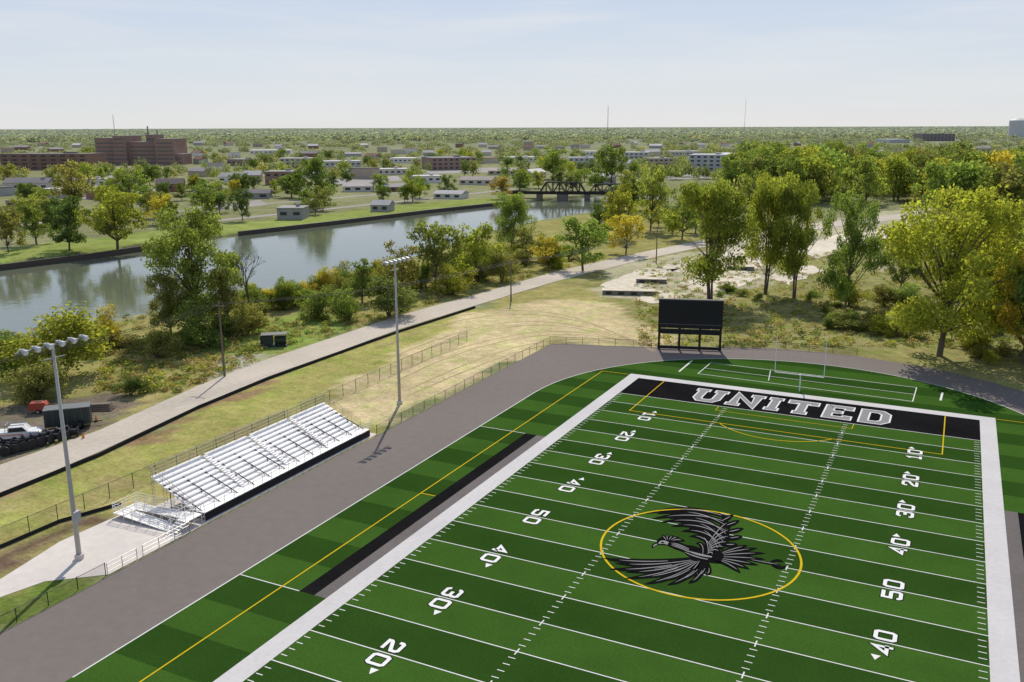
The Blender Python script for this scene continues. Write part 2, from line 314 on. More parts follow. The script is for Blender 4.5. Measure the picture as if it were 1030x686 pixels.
for y in(Ya,Yb):
    rect(mb,-11.6,y-hw,-4.85,y+hw,zl);rect(mb,FW_+4.85,y-hw,FW_+11.5,y+hw,zl)
stroke(mb,[(-11.62,CYS)]+arc(CY,36.0,180,0)+[(CX+36.0,CYS)],.13,zl)
c=[G(702,376),G(715,365),G(922,390),G(918,404)];stroke(mb,c,.14,zl,True)
stroke(mb,[G(709,370.5),G(920,397)],.12,zl+.003);stroke(mb,[G(683,374),G(696,363)],.3,zl);stroke(mb,[G(775,373),G(773,383)],.12,zl+.006);stroke(mb,[G(948,395),G(946,403)],.3,zl)
struct(mb,'yard_lines',white2,'white yard lines and hash marks across the field')
mb=MB();zy=.052
def yl(p,w=.14,closed=False,z=zy): stroke(mb,p,w,z,closed)
SX=6.7;SG=8.9
yl([(-SX,-100),(-SX,SG+1.6),(-B-.1,SG+1.6)]);yl([(FW_+SX,-100),(FW_+SX,SG+1.6),(FW_+B+.1,SG+1.6)])
yl([(-SX,-45.72),(-4.85,-45.72)],z=zy+.004)
yl([(4.27,SG),(4.27,-7.6),(44.5,-7.6),(44.5,SG)]);yl([(15.2,-.2),(15.2,-2.2),(33.5,-2.2),(33.5,-.2)],.1)
yl([(CX+9.15*math.cos(t),-2.1+9.15*math.sin(t)) for t in np.linspace(math.radians(217),math.radians(323),26)])
yl([(CX+9.3*math.cos(t),-45.72+9.3*math.sin(t)) for t in np.linspace(0,2*math.pi,73)[:-1]],.21,True)
struct(mb,'soccer_lines',yellow,'yellow soccer lines and centre circle on the turf')
# ------------------------------------------------------------ lettering
DG={'0':[([(0,.14),(.12,0),(.88,0),(1,.14),(1,.86),(.88,1),(.12,1),(0,.86)],1)],'1':[([(.5,0),(.5,1),(.2,.8)],0),([(.1,0),(.9,0)],0)],
'2':[([(0,.68),(.0,.88),(.12,1),(.88,1),(1,.86),(1,.58),(.12,.26),(0,.16),(0,0),(1,0)],0)],'3':[([(0,.76),(.0,.88),(.12,1),(.88,1),(1,.88),(1,.62),(.88,.5),(1,.38),(1,.12),(.88,0),(.12,0),(0,.12),(0,.24)],0),([(.84,.5),(.35,.5)],0)],
'4':[([(.78,0),(.78,1),(0,.33),(1,.33)],0)],'5':[([(1,1),(0,1),(0,.56),(.88,.56),(1,.44),(1,.12),(.88,0),(.12,0),(0,.12),(0,.22)],0)],
'U':[([(.06,1),(.06,.2),(.24,0),(.76,0),(.94,.2),(.94,1)],0)],'N':[([(.06,0),(.06,1),(.94,0),(.94,1)],0)],
'I':[([(.5,0),(.5,1)],0)],'T':[([(.5,0),(.5,1)],0),([(0,.82),(0,1),(1,1),(1,.82)],0)],'E':[([(1,.2),(1,0),(.06,0),(.06,1),(1,1),(1,.8)],0),([(.06,.5),(.7,.5)],0)],
'D':[([(.06,0),(.06,1),(.75,1),(1,.8),(1,.2),(.75,0)],1)]}
def glyph(mb,ch,o,uv,w,h,sw,z,ext):
    u,v=uv;i=0
    for pts,cl in DG[ch]:
        pp=[(o[0]+u[0]*(a*w)+v[0]*(b_*h),o[1]+u[1]*(a*w)+v[1]*(b_*h)) for a,b_ in pts];stroke(mb,pp,sw,z+.0025*i,bool(cl),ext);i+=1
mo=MB();mf=MB()
for i,val in enumerate(['10','20','30','40','50','40','30','20','10']):
    y=-9.144*(i+1)
    for side in(0,1):
        v=(1,0) if side==0 else (-1,0);u=(0,-1) if side==0 else (0,1);x0=6.6 if side==0 else FW_-6.6
        for j,ch in enumerate(val):
            off=(-1.6 if j==0 else .42)
            org=(x0,y+u[1]*off)
            glyph(mo,ch,org,(u,v),1.18,1.4,.50,.0475,.1);glyph(mf,ch,org,(u,v),1.18,1.4,.32,.0555,0)
        d=1 if i<4 else -1
        if i!=4:
            yy=y+d*2.1;xx=x0+v[0]*1.15;mf.add([(xx-.36,yy,.055),(xx+.36,yy,.055),(xx,yy+d*.75,.055)],[(0,1,2)])
struct(mo,'field_number_outline',mat('number_shadow',(.008,.014,.008),.1),'dark outlines of the yard numbers')
struct(mf,'field_numbers',mat('number_white',(.66,.65,.63),.04),'white yard numbers with direction arrows')
mo=MB();mf=MB();x=10.3
for ch,w in(('U',3.15),('N',3.25),('I',.1),('T',3.0),('E',2.75),('D',2.9)):
    org=(x+.75,1.85);uv=((1,0),(0,1));h=5.1
    for mb_,sw,z,e in((mo,1.42,.047,.26),(mf,.96,.059,0)):
        glyph(mb_,ch,org,uv,w,h,sw,z,e)
        sl=[]
        if ch=='U': sl=[(.06,1),(.94,1)]
        if ch=='N': sl=[(.06,0),(.94,1)]
        if ch=='I': sl=[(.5,0),(.5,1)]
        if ch=='T': sl=[(.5,0)]
        for (a,b_) in sl:
            cx=org[0]+a*w;cy=org[1]+b_*h;r=.82+e;stroke(mb_,[(cx-r,cy),(cx+r,cy)],sw,z+.006)
    x+=w+1.5+{'U':.72,'N':.9,'I':.85,'T':.5,'E':.5,'D':0}[ch]
struct(mo,'end_zone_lettering_outline',white2,'white outline of the end zone lettering');struct(mf,'end_zone_lettering',mat('grey_letter',(.22,.215,.215),.06),'grey block word UNITED in the black end zone')
# emblem
eb=MB();eg=MB();kk=[0];er=random.Random(4)
def feather(mb,p0,c_,p1,w,z0,n=14,blunt=.25):
    kk[0]+=1;z=z0+.0012*(kk[0]%18);Ls=[];Rs=[]
    for i in range(n+1):
        t=i/n;x=(1-t)**2*p0[0]+2*t*(1-t)*c_[0]+t*t*p1[0];y=(1-t)**2*p0[1]+2*t*(1-t)*c_[1]+t*t*p1[1]
        dx=2*(1-t)*(c_[0]-p0[0])+2*t*(p1[0]-c_[0]);dy=2*(1-t)*(c_[1]-p0[1])+2*t*(p1[1]-c_[1]);l=math.hypot(dx,dy) or 1
        ww=w*(blunt+(1-blunt)*math.sin(math.pi*min(1,t*.75+.1)))*(1 if t<.7 else math.sqrt(max(0,(1-t)/.3)))/2+.05
        Ls.append(G(x-dy/l*ww,y+dx/l*ww));Rs.append(G(x+dy/l*ww,y-dx/l*ww))
    m=n+1;mb.add([(a,b_,z) for a,b_ in Ls+Rs],[(i,m+i,m+i+1,i+1) for i in range(n)])
def bez(p,q,r,t): return ((1-t)**2*p[0]+2*t*(1-t)*q[0]+t*t*r[0],(1-t)**2*p[1]+2*t*(1-t)*q[1]+t*t*r[1])
def hl(rt_,c_,tp,t0,t1,w,dx=0,dy=0):   # highlight running inside a feather
    m=(t0+t1)/2;a=bez(rt_,c_,tp,t0);b=bez(rt_,c_,tp,t1);q=bez(rt_,c_,tp,m);cc=(2*q[0]-.5*(a[0]+b[0])+dx,2*q[1]-.5*(a[1]+b[1])+dy);feather(eg,a,cc,b,w,.074)
ARM=((706,562),(744,554),(731,521))
utips=[(649,517),(655,522.5),(660,517.5),(664,526),(673,522),(675,530),(683,526.5),(685,535),(693,532),(693,540),(700,539),(700,547)]
for i,tp in enumerate(utips):
    t=1-i/(len(utips)-1);rt_=bez(*ARM,t);c_=((rt_[0]+tp[0])/2+7,min(rt_[1],tp[1])-9*t-1)
    feather(eb,rt_,c_,tp,4.8,.05,blunt=.5);hl(rt_,c_,tp,.08,.62+.2*(i%2),.62)
for tp,rt_ in (((738,518),(722,526)),((744,524),(726,530)),((748,532),(728,536)),((747,540),(729,542)),((742,548),(726,548))):
    c_=((rt_[0]+tp[0])/2,(rt_[1]+tp[1])/2+1);feather(eb,rt_,c_,tp,5,.05,blunt=.5);hl(rt_,c_,tp,.3,.8,.6)
for k in range(7):
    t=.15+.13*k;rt_=bez(*ARM,t);c_=(718,553-3*k);feather(eb,(705,561),c_,rt_,6.5,.05,blunt=.6);hl((705,561),c_,rt_,.3,.95,.7,dy=-.6)
lo_t=[(606,562),(618,567),(613,573),(629,576),(628,582.5),(644,581.5),(648,588),(661,585),(671,589),(680,584.5),(692,587),(698,580),(709,578)]
for i,tp in enumerate(lo_t):
    rt_=(700+i*.9,562+i*.3);c_=((704+tp[0])/2-2+i,(560+tp[1])/2+8+i*.1);feather(eb,rt_,c_,tp,5.2 if i%2==0 else 4.6,.05,blunt=.4);hl(rt_,c_,tp,.3,.82,.62)
for tp in((640,568),(650,573),(661,576),(673,577),(685,576),(696,574)):
    c_=((704+tp[0])/2,(563+tp[1])/2+4);feather(eb,(705,562),c_,tp,4.6,.05,blunt=.5);hl((705,562),c_,tp,.15,.85,.65,dy=-.5)
tips=[(745,577),(754,573),(763,569),(770,563),(770,557),(762,552),(752,549)]
for j,tp in enumerate(tips):
    c_=(735,559+(tp[1]-561)*.5);feather(eb,(714,561),c_,tp,5,.05,blunt=.5);hl((714,561),c_,tp,.3,.85,.6)
feather(eb,(752,563),(772,567),(786,569),2.4,.05,blunt=.7);feather(eb,(776,568),(784,574),(791,570),3,.05,blunt=.6);feather(eb,(774,567),(781,562),(788,566),2.4,.05,blunt=.6);hl((752,563),(772,567),(786,569),.1,.9,.5)
feather(eb,(726,563),(704,560),(682,549),12,.05,blunt=.6);feather(eg,(716,561),(704,559.5),(692,555),1.8,.074,blunt=.5);feather(eg,(712,563.5),(700,561.5),(688,556),.9,.074,blunt=.5)
feather(eb,(702,560),(690,550),(668,546.5),8,.05,blunt=.8)
for d_ in(-1.6,0,1.6): feather(eg,(693,554.5+d_),(684,549.5+d_),(675,548+d_*.8),.7,.074,blunt=.5)
feather(eb,(677,548),(668,541.5),(660,547.5),8,.05,n=8,blunt=.95);feather(eb,(663,547),(657,547.5),(656,552),3,.05,n=8,blunt=.85)
feather(eg,(672,547.5),(667,544.5),(662,547.5),3.2,.074,n=6,blunt=.9);feather(eg,(661,548.2),(658,548.6),(657,551),1.2,.074,n=6,blunt=.8);feather(eb,(668,546.6),(666.5,546),(664.5,547),1.3,.082,n=4)
for tp in((666,538.5),(671,537.5),(677,539),(683,541),(689,545)):
    c_=((672+tp[0])/2-1,541);feather(eb,(672,547),c_,tp,3.4,.05,blunt=.5);hl((672,547),c_,tp,.3,.8,.6)
struct(eb,'field_emblem',mat('emblem_black',(.007,.007,.0075),.1,spec=0),'black winged bird emblem inside the yellow centre circle');struct(eg,'field_emblem_highlight',mat('emblem_grey',(.22,.215,.215),.1),'grey feather highlights of the bird emblem')
# ------------------------------------------------------------ concrete pad
conc=mat('pale_concrete',S(196,188,180),.08,.8,.85)
struct(MB().poly([G(-200,680),G(-200,655),G(0,583),G(60,545),G(125,516),(-30.4,-62),(-30.4,-31.5),(-22.3,-31.5),(-22.3,-73.8),G(45,585),G(0,601)],.026),'concrete_pavement',conc,'pale concrete pavement beside and under the bleachers')
old=mat('old_concrete',S(196,186,168),.2,.5,.9)
for i,(pl,lb) in enumerate((([(600,288),(645,270),(680,271),(642,293)],'pale slab left of the ruined lot'),([(660,269),(700,259),(732,266),(700,279)],'pale slab by the road bend'),([(676,287),(745,269),(768,279),(716,298)],'pale slab right of the scoreboard'),([(735,262),(770,252),(794,261),(752,271)],'pale slab near the dirt track'),
   ([(796,249),(850,234),(880,242),(822,260)],'pale slab in the far part of the lot'),([(862,236),(915,222),(944,226),(890,242)],'pale slab at the back of the lot'),([(725,256),(750,249),(766,254),(740,262)],'small pale slab beside the far road'),([(636,302),(662,292),(692,296),(672,307)],'broken slab behind the scoreboard'),
   ([(900,254),(960,239),(990,244),(930,261)],'pale slab behind the huge golden-green tree'),([(775,278),(812,266),(830,272),(792,286)],'pale slab under the two slender trees'),([(860,248),(890,242),(904,247),(872,254)],'small slab in the middle of the right lot'))):
    pp=[G(*p) for p in pl];q=[];sr=random.Random(i)
    for a_,b_ in zip(pp,pp[1:]+pp[:1]):
        for k in range(7): t=k/7;q.append((a_[0]+(b_[0]-a_[0])*t+sr.uniform(-.9,.9),a_[1]+(b_[1]-a_[1])*t+sr.uniform(-1.3,1.3)))
    struct(MB().poly(q,.06),'concrete_slab',old,lb)
mb=MB();tr=random.Random(9)
for k in range(11):
    s=k*2.3;pts=[]
    for j in range(26):
        t=j/25;px=410+t*250-s*1.4*(1-t)+3*math.sin(t*7+k);py=392-s*2.3-60*math.sin(min(1,t*1.25)*math.pi/2)+s*2.3*t*t*1.1+10*t*t+tr.uniform(-.25,.25);pts.append(G(px,py+6))
    if k%3!=2: stroke(mb,pts,.32,.012+.001*k)
struct(mb,'tyre_tracks',mat('pressed_straw',(.34,.27,.14),.2,.8),'curved tyre tracks pressed into the tan straw slope')
# ------------------------------------------------------------ chain-link fences
mesh_m=bpy.data.materials.new('chain_link');mesh_m.use_nodes=True;n=mesh_m.node_tree;b=n.nodes['Principled BSDF'];b.inputs['Base Color'].default_value=(.05,.045,.04,1);b.inputs['Alpha'].default_value=.2
steel=solid('galvanised_steel',(.35,.34,.33),.4,.6);dsteel=solid('black_coated_steel',(.035,.03,.03),.5)
def fence(pts,h,sp,label,m=dsteel):
    o=empty('chain_link_fence',label,'fence',(pts[0][0],pts[0][1],0));ox,oy=pts[0];rl=MB();wm=MB()
    for (x1,y1),(x2,y2) in zip(pts,pts[1:]):
        l=math.hypot(x2-x1,y2-y1);k=max(1,round(l/sp))
        rl.tube((x1-ox,y1-oy,h),(x2-ox,y2-oy,h),.03);wm.add([(x1-ox,y1-oy,.05),(x2-ox,y2-oy,.05),(x2-ox,y2-oy,h-.05),(x1-ox,y1-oy,h-.05)],[(0,1,2,3)])
        for i in range(k):
            t=i/k;MB().tube((0,0,0),(0,0,h+.06),.04).build('post',m,o,(x1+(x2-x1)*t-ox,y1+(y2-y1)*t-oy,0))
    MB().tube((0,0,0),(0,0,h+.06),.04).build('post',m,o,(pts[-1][0]-ox,pts[-1][1]-oy,0))
    rl.build('rail',m,o);wm.build('wire_mesh',mesh_m,o);return o
fence([(-22.4,-100),(-22.4,-74)],1.2,3,'low black chain link fence beside the track at the lower left corner')
fence([(-22.4,-31.5),(-22.6,25),(-11,28.6),G(655,349)],1.2,3,'low black chain link fence from the bleachers round the track corner to the scoreboard')
fence([G(728,350),G(790,351),G(862,357)],1.2,3.5,'low black chain link fence right of the scoreboard')
fence([(-36.5,-100),(-36.5,-33)],1.8,3.2,'tall chain link fence behind the bleachers')
fence([(-36.5,-29.5),(-37.5,20)],1.8,3.2,'tall chain link fence crossing the straw toward the road')
sp=[G(x,y) for x,y in [(-60,530),(0,500),(100,459.5),(200,411),(270,382),(340,356.5),(400,335),(478,310)]]
mb=MB();wallstrip(mb,sp,0,.5,.06);tag(mb.build('silt_fence',solid('black_fabric',(.02,.02,.02),.9)),'long low black fabric silt fence along the near edge of the road','fence')
sp=[G(x,y) for x,y in [(0,552),(60,526),(122,508)]]
mb=MB();wallstrip(mb,sp,0,.4,.06);tag(mb.build('silt_fence',solid('black_fabric',(.02,.02,.02),.9)),'short black fabric silt fence above the concrete pavement','fence')
def railing(a,b,label,h=1.1):
    o=empty('metal_railing',label,'railing',(a[0],a[1],0));d=(b[0]-a[0],b[1]-a[1]);l=math.hypot(*d);k=max(1,round(l/2))
    m=MB()
    for z in(.3,.7,h): m.tube((0,0,z),(d[0],d[1],z),.025)
    m.build('rail',steel,o)
    for i in range(k+1): MB().tube((0,0,0),(0,0,h),.03).build('post',steel,o,(d[0]*i/k,d[1]*i/k,0))
railing((-22.4,-73.8),(-22.4,-70.5),'metal gate railing at the end of the low fence left of the bleachers')
railing((-22.4,-69.8),(-22.4,-64),'metal railing between the concrete pavement and track left of the bleachers')
# ------------------------------------------------------------ bleachers
alu=solid('aluminium',(.78,.75,.71),.7,.0,.1);aluw=solid('seat_aluminium',(.90,.87,.84),.7,.0,.1);railm=solid('rail_metal',(.42,.37,.30),.5)
BX,BY=-22.8,-61.5;LEN=29.;o=empty('bleachers','long silver aluminium bleachers beside the running track','bleachers',(BX,BY,0))
rows=9;seg=LEN/4
for i in range(rows):
    x=-1.75-.63*i;z=.9+.3*i
    for s in range(4):
        y0=s*seg+(.0 if s==0 else .3);y1=(s+1)*seg-(.0 if s==3 else .3)
        MB().box(x-.33,(y0+y1)/2,z+.25,.38,y1-y0,.06).build('seat_plank',aluw,o)
        MB().box(x+.07,(y0+y1)/2,z+.0,.62,y1-y0,.05).build('foot_plank',aluw,o)
    MB().box(x-.245,LEN/2,z+.115,.03,LEN,.18).build('riser',aluw,o)
MB().box(-.65,LEN/2,.9,1.3,LEN,.06).build('walkway',aluw,o)
for s in(1,2,3):
    m=MB()
    for i in range(rows*2): m.box(-1.45-.315*i,s*seg,.9+.15*i+.06,.33,.56,.12)
    m.build('aisle_steps',aluw,o)
    m=MB()
    for x0,z0 in((-2.2,1.2),(-4.4,2.25)): m.tube((x0,s*seg,z0),(x0,s*seg,z0+.9),.025);m.tube((x0-1.4,s*seg,z0+.65),(x0-1.4,s*seg,z0+1.55),.025);m.tube((x0,s*seg,z0+.9),(x0-1.4,s*seg,z0+1.55),.025)
    m.build('aisle_rail',alu,o)
m=MB()
for k in range(17):
    y=k*LEN/16
    m.tube((-7.25,y,0),(-7.25,y,4.75),.03)
for z in(3.95,4.35,4.75): m.tube((-7.25,0,z),(-7.25,LEN,z),.03)
m.build('back_rail',railm,o)
m=MB()
for k in range(21): y=k*LEN/20;m.tube((-.03,y,.0),(-.03,y,1.95),.028)
for z in(1.25,1.6,1.95): m.tube((-.03,0,z),(-.03,LEN,z),.028)
m.build('front_rail',alu,o)
for y in(0,LEN):
    m=MB();m.tube((-1.4,y,2.),(-7.25,y,4.75),.03);m.tube((-1.4,y,1.6),(-7.25,y,4.3),.025)
    for k in range(5): x=-1.4-k*1.4;m.tube((x,y,.9),(x,y,2.+k*.66),.025)
    m.build('side_rail',railm,o)
m=MB()
for k in range(12):
    y=.3+k*(LEN-.6)/11
    m.tube((-.2,y,.03),(-6.9,y,.03),.06);m.tube((-.2,y,.75),(-6.9,y,3.2),.06)
    for x in(-1.5,-3.2,-5.):m.tube((x,y,0),(x,y,.8+(-x)*.36),.05)
m.build('understructure',dsteel,o)
MB().box(.03,LEN/2,.42,.04,LEN,.8).build('front_shade_panel',solid('shade_black',(.015,.015,.015),.8),o)  # black sheet standing in for the shade under the front walkway
wm=MB().add([(-7.27,0,3.7),(-7.27,LEN,3.7),(-7.27,LEN,4.7),(-7.27,0,4.7)],[(0,1,2,3)]);wm.build('wire_mesh',mesh_m,o)
o=empty('access_ramp','silver access ramp and stairs with railings at the left end of the bleachers','ramp',(BX,BY-.3,0))
MB().box(-.65,-1.1,.9,1.3,2.2,.06).build('landing',alu,o)
m=MB()
for k in range(5): m.box(-.65,-2.35-.3*k,.74-.17*k,1.3,.3,.05)
m.build('stair_treads',alu,o)
def rampdeck(y0,y1,xa,za,xb,zb_): MB().add([(xa,y1,za),(xa,y0,za),(xb,y0,zb_),(xb,y1,zb_),(xa,y1,za-.08),(xa,y0,za-.08),(xb,y0,zb_-.06),(xb,y1,zb_-.06)],[(0,1,2,3),(4,5,6,7),(0,1,5,4),(1,2,6,5),(2,3,7,6),(3,0,4,7)]).build('ramp_deck',alu,o)
rampdeck(-1.6,-.1,-1.4,.9,-7.6,.55);rampdeck(-3.3,-1.8,-7.6,.52,-1.6,.12);MB().box(-8.4,-1.7,.55,1.5,3.2,.06).build('landing',alu,o)
for y,za,zb_ in((-.1,.9,.55),(-1.6,.9,.55),(-1.8,.12,.52),(-3.3,.12,.52)):
    m=MB()
    for dz in(.5,.8,1.1): m.tube((-1.5,y,za+dz),(-7.6,y,zb_+dz),.028)
    for k in range(6): x=-1.5-k*1.22;f=k/5;m.tube((x,y,0),(x,y,za+(zb_-za)*f+1.1),.032)
    m.build('ramp_rail',alu,o)
m=MB()
for z in(1.05,1.35,1.65): m.tube((-9.1,-.1,z),(-9.1,-3.3,z),.028);m.tube((-9.1,-.1,z),(-7.6,-.1,z),.028);m.tube((-9.1,-3.3,z),(-7.6,-3.3,z),.028)
for y in(-.1,-1.7,-3.3): m.tube((-9.1,y,0),(-9.1,y,1.65),.032)
m.build('ramp_rail',alu,o)
for x in(-.05,-1.25):
    m=MB()
    for dz in(.5,1.): m.tube((x,-2.2,.9+dz),(x,-3.8,dz),.028);m.tube((x,-.1,.9+dz),(x,-2.2,.9+dz),.028)
    for y,z in((-.1,1.9),(-1.1,1.9),(-2.2,1.9),(-3.,1.5),(-3.8,1.)): m.tube((x,y,0),(x,y,z),.03)
    m.build('stair_rail',alu,o)
# ------------------------------------------------------------ light poles
lampm=solid('lamp_housing',(.42,.42,.42),.45,.3);lens=solid('lamp_lens',(.75,.78,.8),.15)
def light_pole(px,by,ty,al,label,box):
    x,y=G(px,by);h=HT(px,by,ty);o=empty('floodlight_pole',label,'floodlight pole',(x,y,0),0,'floodlight poles beside the track')
    MB().tube((0,0,0),(0,0,.5),.42,.42,12).build('footing',conc,o)
    MB().tube((0,0,.5),(0,0,h),.24,.12,12).build('pole',solid('pole_steel',(.42,.41,.39),.5),o,smooth=True)
    MB().box(0,0,h-.15,.16,al,.16).build('crossarm',steel,o)
    MB().box(0,0,h-1.3,.1,al*.3,.1).build('crossarm',steel,o)
    k=6
    for i in range(k):
        yy=-al/2+al*(i+.5)/k;l=MB().tube((.1,yy,h+.12),(.45,yy,h-.05),.13,.24,10).tube((.45,yy,h-.05),(.62,yy,h-.13),.27,.27,10).box(-.06,yy,h+.06,.4,.2,.2).build('lamp',lampm,o)
        MB().tube((.622,yy,h-.131),(.64,yy,h-.139),.23,.23,10).build('lens',lens,l)
    if box: MB().box(.32,0,4.3,.35,.7,1.1).build('control_box',lampm,o)
light_pole(80,562,343,7.2,'tall steel floodlight pole standing on the concrete pavement at left',True)
light_pole(402,406,262,6.4,'tall steel floodlight pole just past the right end of the bleachers',False)
# ------------------------------------------------------------ scoreboard
x,y=G(693,352);z=DEP(693,352);wd=63*z/FOC;ht=HT(693,352,302)
o=empty('scoreboard','large black scoreboard on posts at the far end of the track','scoreboard',(x,y,0),math.radians(16))
sb=solid('scoreboard_black',(.012,.012,.012),.6);se=solid('scoreboard_edge',(.1,.09,.09))
MB().box(0,0,(ht*.44+ht)/2,wd,.5,ht*.56).build('display_panel',sb,o)
MB().box(0,-.02,ht*.37,wd*.98,.4,ht*.1).build('lower_panel',sb,o)
MB().box(0,-.27,ht*.52,wd*.96,.04,.12).build('divider_strip',se,o)
MB().box(0,0,ht+.1,wd+.2,.7,.2).build('top_trim',se,o)
for k in range(4): MB().box((-.5+k/3)*(wd-.5),.0,ht*.22,.4,.36,ht*.44-.02).build('leg',sb,o)
MB().box(0,-.1,.45,wd,.25,.55).build('base_panel',sb,o)
for sx_ in(-1,1): MB().tube((sx_*wd*.48,.3,ht*.36),(sx_*wd*.48,2.5,0),.1).build('brace',sb,o)
# ------------------------------------------------------------ goal post
gx,gy=CX,9.144+1.9;o=empty('goal_post','slim pale football goal post behind the end zone lettering','goal post',(gx,gy,0))
gm=solid('goal_paint',(.7,.69,.66),.5)
MB().tube((0,1.6,0),(0,1.6,2.2),.1,n=8).tube((0,1.6,2.2),(0,1.2,2.8),.1,n=8).tube((0,1.2,2.8),(0,0,3.05),.1,n=8).build('gooseneck',gm,o)
MB().tube((-3.55,0,3.05),(3.55,0,3.05),.08,n=8).build('crossbar',gm,o)
for s in(-1,1): MB().tube((s*3.55,0,3.05),(s*3.55,0,9.1),.06,n=8).build('upright',gm,o)
# ------------------------------------------------------------ trees
def leaves(cent,size,r):
    n=len(cent);a=r.normal(size=(n,3));a/=np.linalg.norm(a,axis=1)[:,None];b=r.normal(size=(n,3));b-=a*np.sum(a*b,1)[:,None];b/=np.linalg.norm(b,axis=1)[:,None]
    s=(size*(.6+.8*r.random(n)))[:,None];V=np.stack([cent-a*s,cent-b*s*.6,cent+a*s,cent+b*s*.6],1).reshape(-1,3)
    return V,np.arange(4*n).reshape(-1,4)
def proto(kind,seed,N,leaf):
    r=np.random.default_rng(seed);lob=[]
    if kind=='broad':
        for i in range(34):
            z=.2+.72*r.random();e=.44*math.sqrt(max(.05,1-((z-.5)/.52)**2));a=r.random()*6.28;q=e*(.3+.7*r.random());lob.append((q*math.cos(a),q*math.sin(a),z,.07+.08*r.random()))
        for z in(.45,.6,.75): lob.append((0,0,z,.16))
    elif kind=='tall':
        for i in range(32):
            z=.26+.68*r.random();e=.43*(1-.5*abs(z-.62)/.4);a=r.random()*6.28;q=e*(.3+.7*r.random());lob.append((q*math.cos(a),q*math.sin(a),z,.07+.08*r.random()))
        for z in(.5,.62,.74,.86): lob.append(((r.random()-.5)*.15,(r.random()-.5)*.15,z,.14))
    elif kind=='bush':
        for i in range(16):
            z=.12+.6*r.random();a=r.random()*6.28;q=.38*r.random();lob.append((q*math.cos(a),q*math.sin(a),z*(1-q*.7),.13+.1*r.random()))
    else:
        for i in range(9):
            z=.25+.5*r.random();a=r.random()*6.28;q=.26*r.random();lob.append((q*math.cos(a),q*math.sin(a),z,.17+.1*r.random()))
    lob=np.array(lob);w=lob[:,3]**2;idx=r.choice(len(lob),N,p=w/w.sum());d=r.normal(size=(N,3));d/=np.linalg.norm(d,axis=1)[:,None]
    rad=lob[idx,3]*(.4+.65*r.random(N));c=lob[idx,:3]+d*rad[:,None]*np.array([1,1,.8])
    gn=np.sin(c[:,0]*23+seed)+np.sin(c[:,1]*21+c[:,2]*9)+np.sin(c[:,2]*26+c[:,0]*7);c=c[gn>-1.5]
    rr=np.hypot(c[:,0],c[:,1]);k=.5/np.percentile(rr,98);c[:,:2]*=k;zt=np.percentile(c[:,2],99.5);c[:,2]/=zt;lob[:,:2]*=k;lob[:,2]/=zt
    c[:,2]=np.maximum(c[:,2],.015)
    V,F=leaves(c,leaf,r);crown=npmesh('crown',V,F,FOL)
    tm=MB();n=3 if kind=='tall' else(1 if kind!='bush' else 4)
    for t in range(n):
        a=6.28*t/n;ox,oy=(.02*math.cos(a),.02*math.sin(a)) if n>1 else(0,0)
        R=.022 if n==1 else .015;seg=5;pts=[]
        for s_ in range(seg+1):
            f=s_/seg;pts.append((ox+math.cos(a)*.14*f*f*(n>1)+.015*math.sin(5*f+seed),oy+math.sin(a)*.14*f*f*(n>1)+.015*math.cos(4*f+seed),-.01+.8*f*(1 if kind!='bush' else .5)))
        for s_ in range(seg): tm.tube(pts[s_],pts[s_+1],R*(1-.8*s_/seg),R*(1-.8*(s_+1)/seg),6)
        for j,lb in enumerate(lob):
            if j%n!=t: continue
            s_=min(seg-1,max(1,int(lb[2]*seg*.75)));tm.tube(pts[s_],tuple(lb[:3]),R*.35,R*.1,4)
    me=bpy.data.meshes.new('trunk');me.from_pydata(tm.v,[],tm.f);me.materials.append(BARK)
    return me,crown
PR={'broad':[proto('broad',s,20000,.0125) for s in(1,2,3)],'tall':[proto('tall',s,20000,.0125) for s in(4,5,6)],'bush':[proto('bush',s,6000,.022) for s in(7,8,15)],
    'mid':[proto('broad',s,4200,.023) for s in(9,10,11,16)],'far':[proto('small',s,950,.038) for s in(12,13,14)]}
cnt=[0]
YG=(.275,.295,.055);GR=(.155,.205,.055);DG_=(.10,.14,.045);YE=(.43,.365,.065);OR=(.33,.24,.08);OL=(.235,.235,.08);LG=(.225,.28,.07)
def tree(kind,px,by,ty,wpx,col,label,group,name='deciduous_tree',cat='tree',jit=.12):
    x,y=G(px,by);h=HT(px,by,ty);w=wpx*DEP(px,by)/FOC;cnt[0]+=1;p=PR[kind][cnt[0]%len(PR[kind])]
    o=empty(name,label,cat,(x,y,0),random.random()*6.28,group);o.scale=(w,w,h)
    t=bpy.data.objects.new('trunk',p[0]);t.parent=o;COL.objects.link(t)
    c=bpy.data.objects.new('crown',p[1]);c.parent=o;k=1+random.uniform(-jit,jit);c.color=(col[0]*k*random.uniform(.92,1.08),col[1]*k,col[2]*k,1);COL.objects.link(c);return o
GN='large trees in the wild ground beyond the track'
for a in[('tall',714,303,181,92,(.235,.275,.055),'tall twin-trunked yellow-green tree rising just behind the scoreboard'),
 ('tall',770,296,176,60,YG,'slender tall tree, first one right of the tree behind the scoreboard'),
 ('tall',799,300,184,56,(.25,.265,.055),'tall open tree, second one right of the tree behind the scoreboard'),
 ('broad',850,314,196,58,LG,'tall narrow green tree standing alone left of the huge golden-green tree'),
 ('broad',944,358,193,148,(.335,.33,.055),'huge spreading golden-green tree nearest the track at the right'),
 ('broad',1028,366,250,74,YE,'yellow tree cut by the right edge of the picture'),
 ('broad',990,346,222,84,(.25,.27,.055),'big yellow-green tree close behind the huge golden-green tree'),
 ('broad',1062,376,220,104,GR,'dense green tree mostly outside the right edge of the picture'),
 ('broad',905,296,222,44,GR,'green tree peeking out left of the huge golden-green tree'),
 ('broad',1010,290,200,60,LG,'light green tree in the back row at the right edge')]: tree(*a,GN)
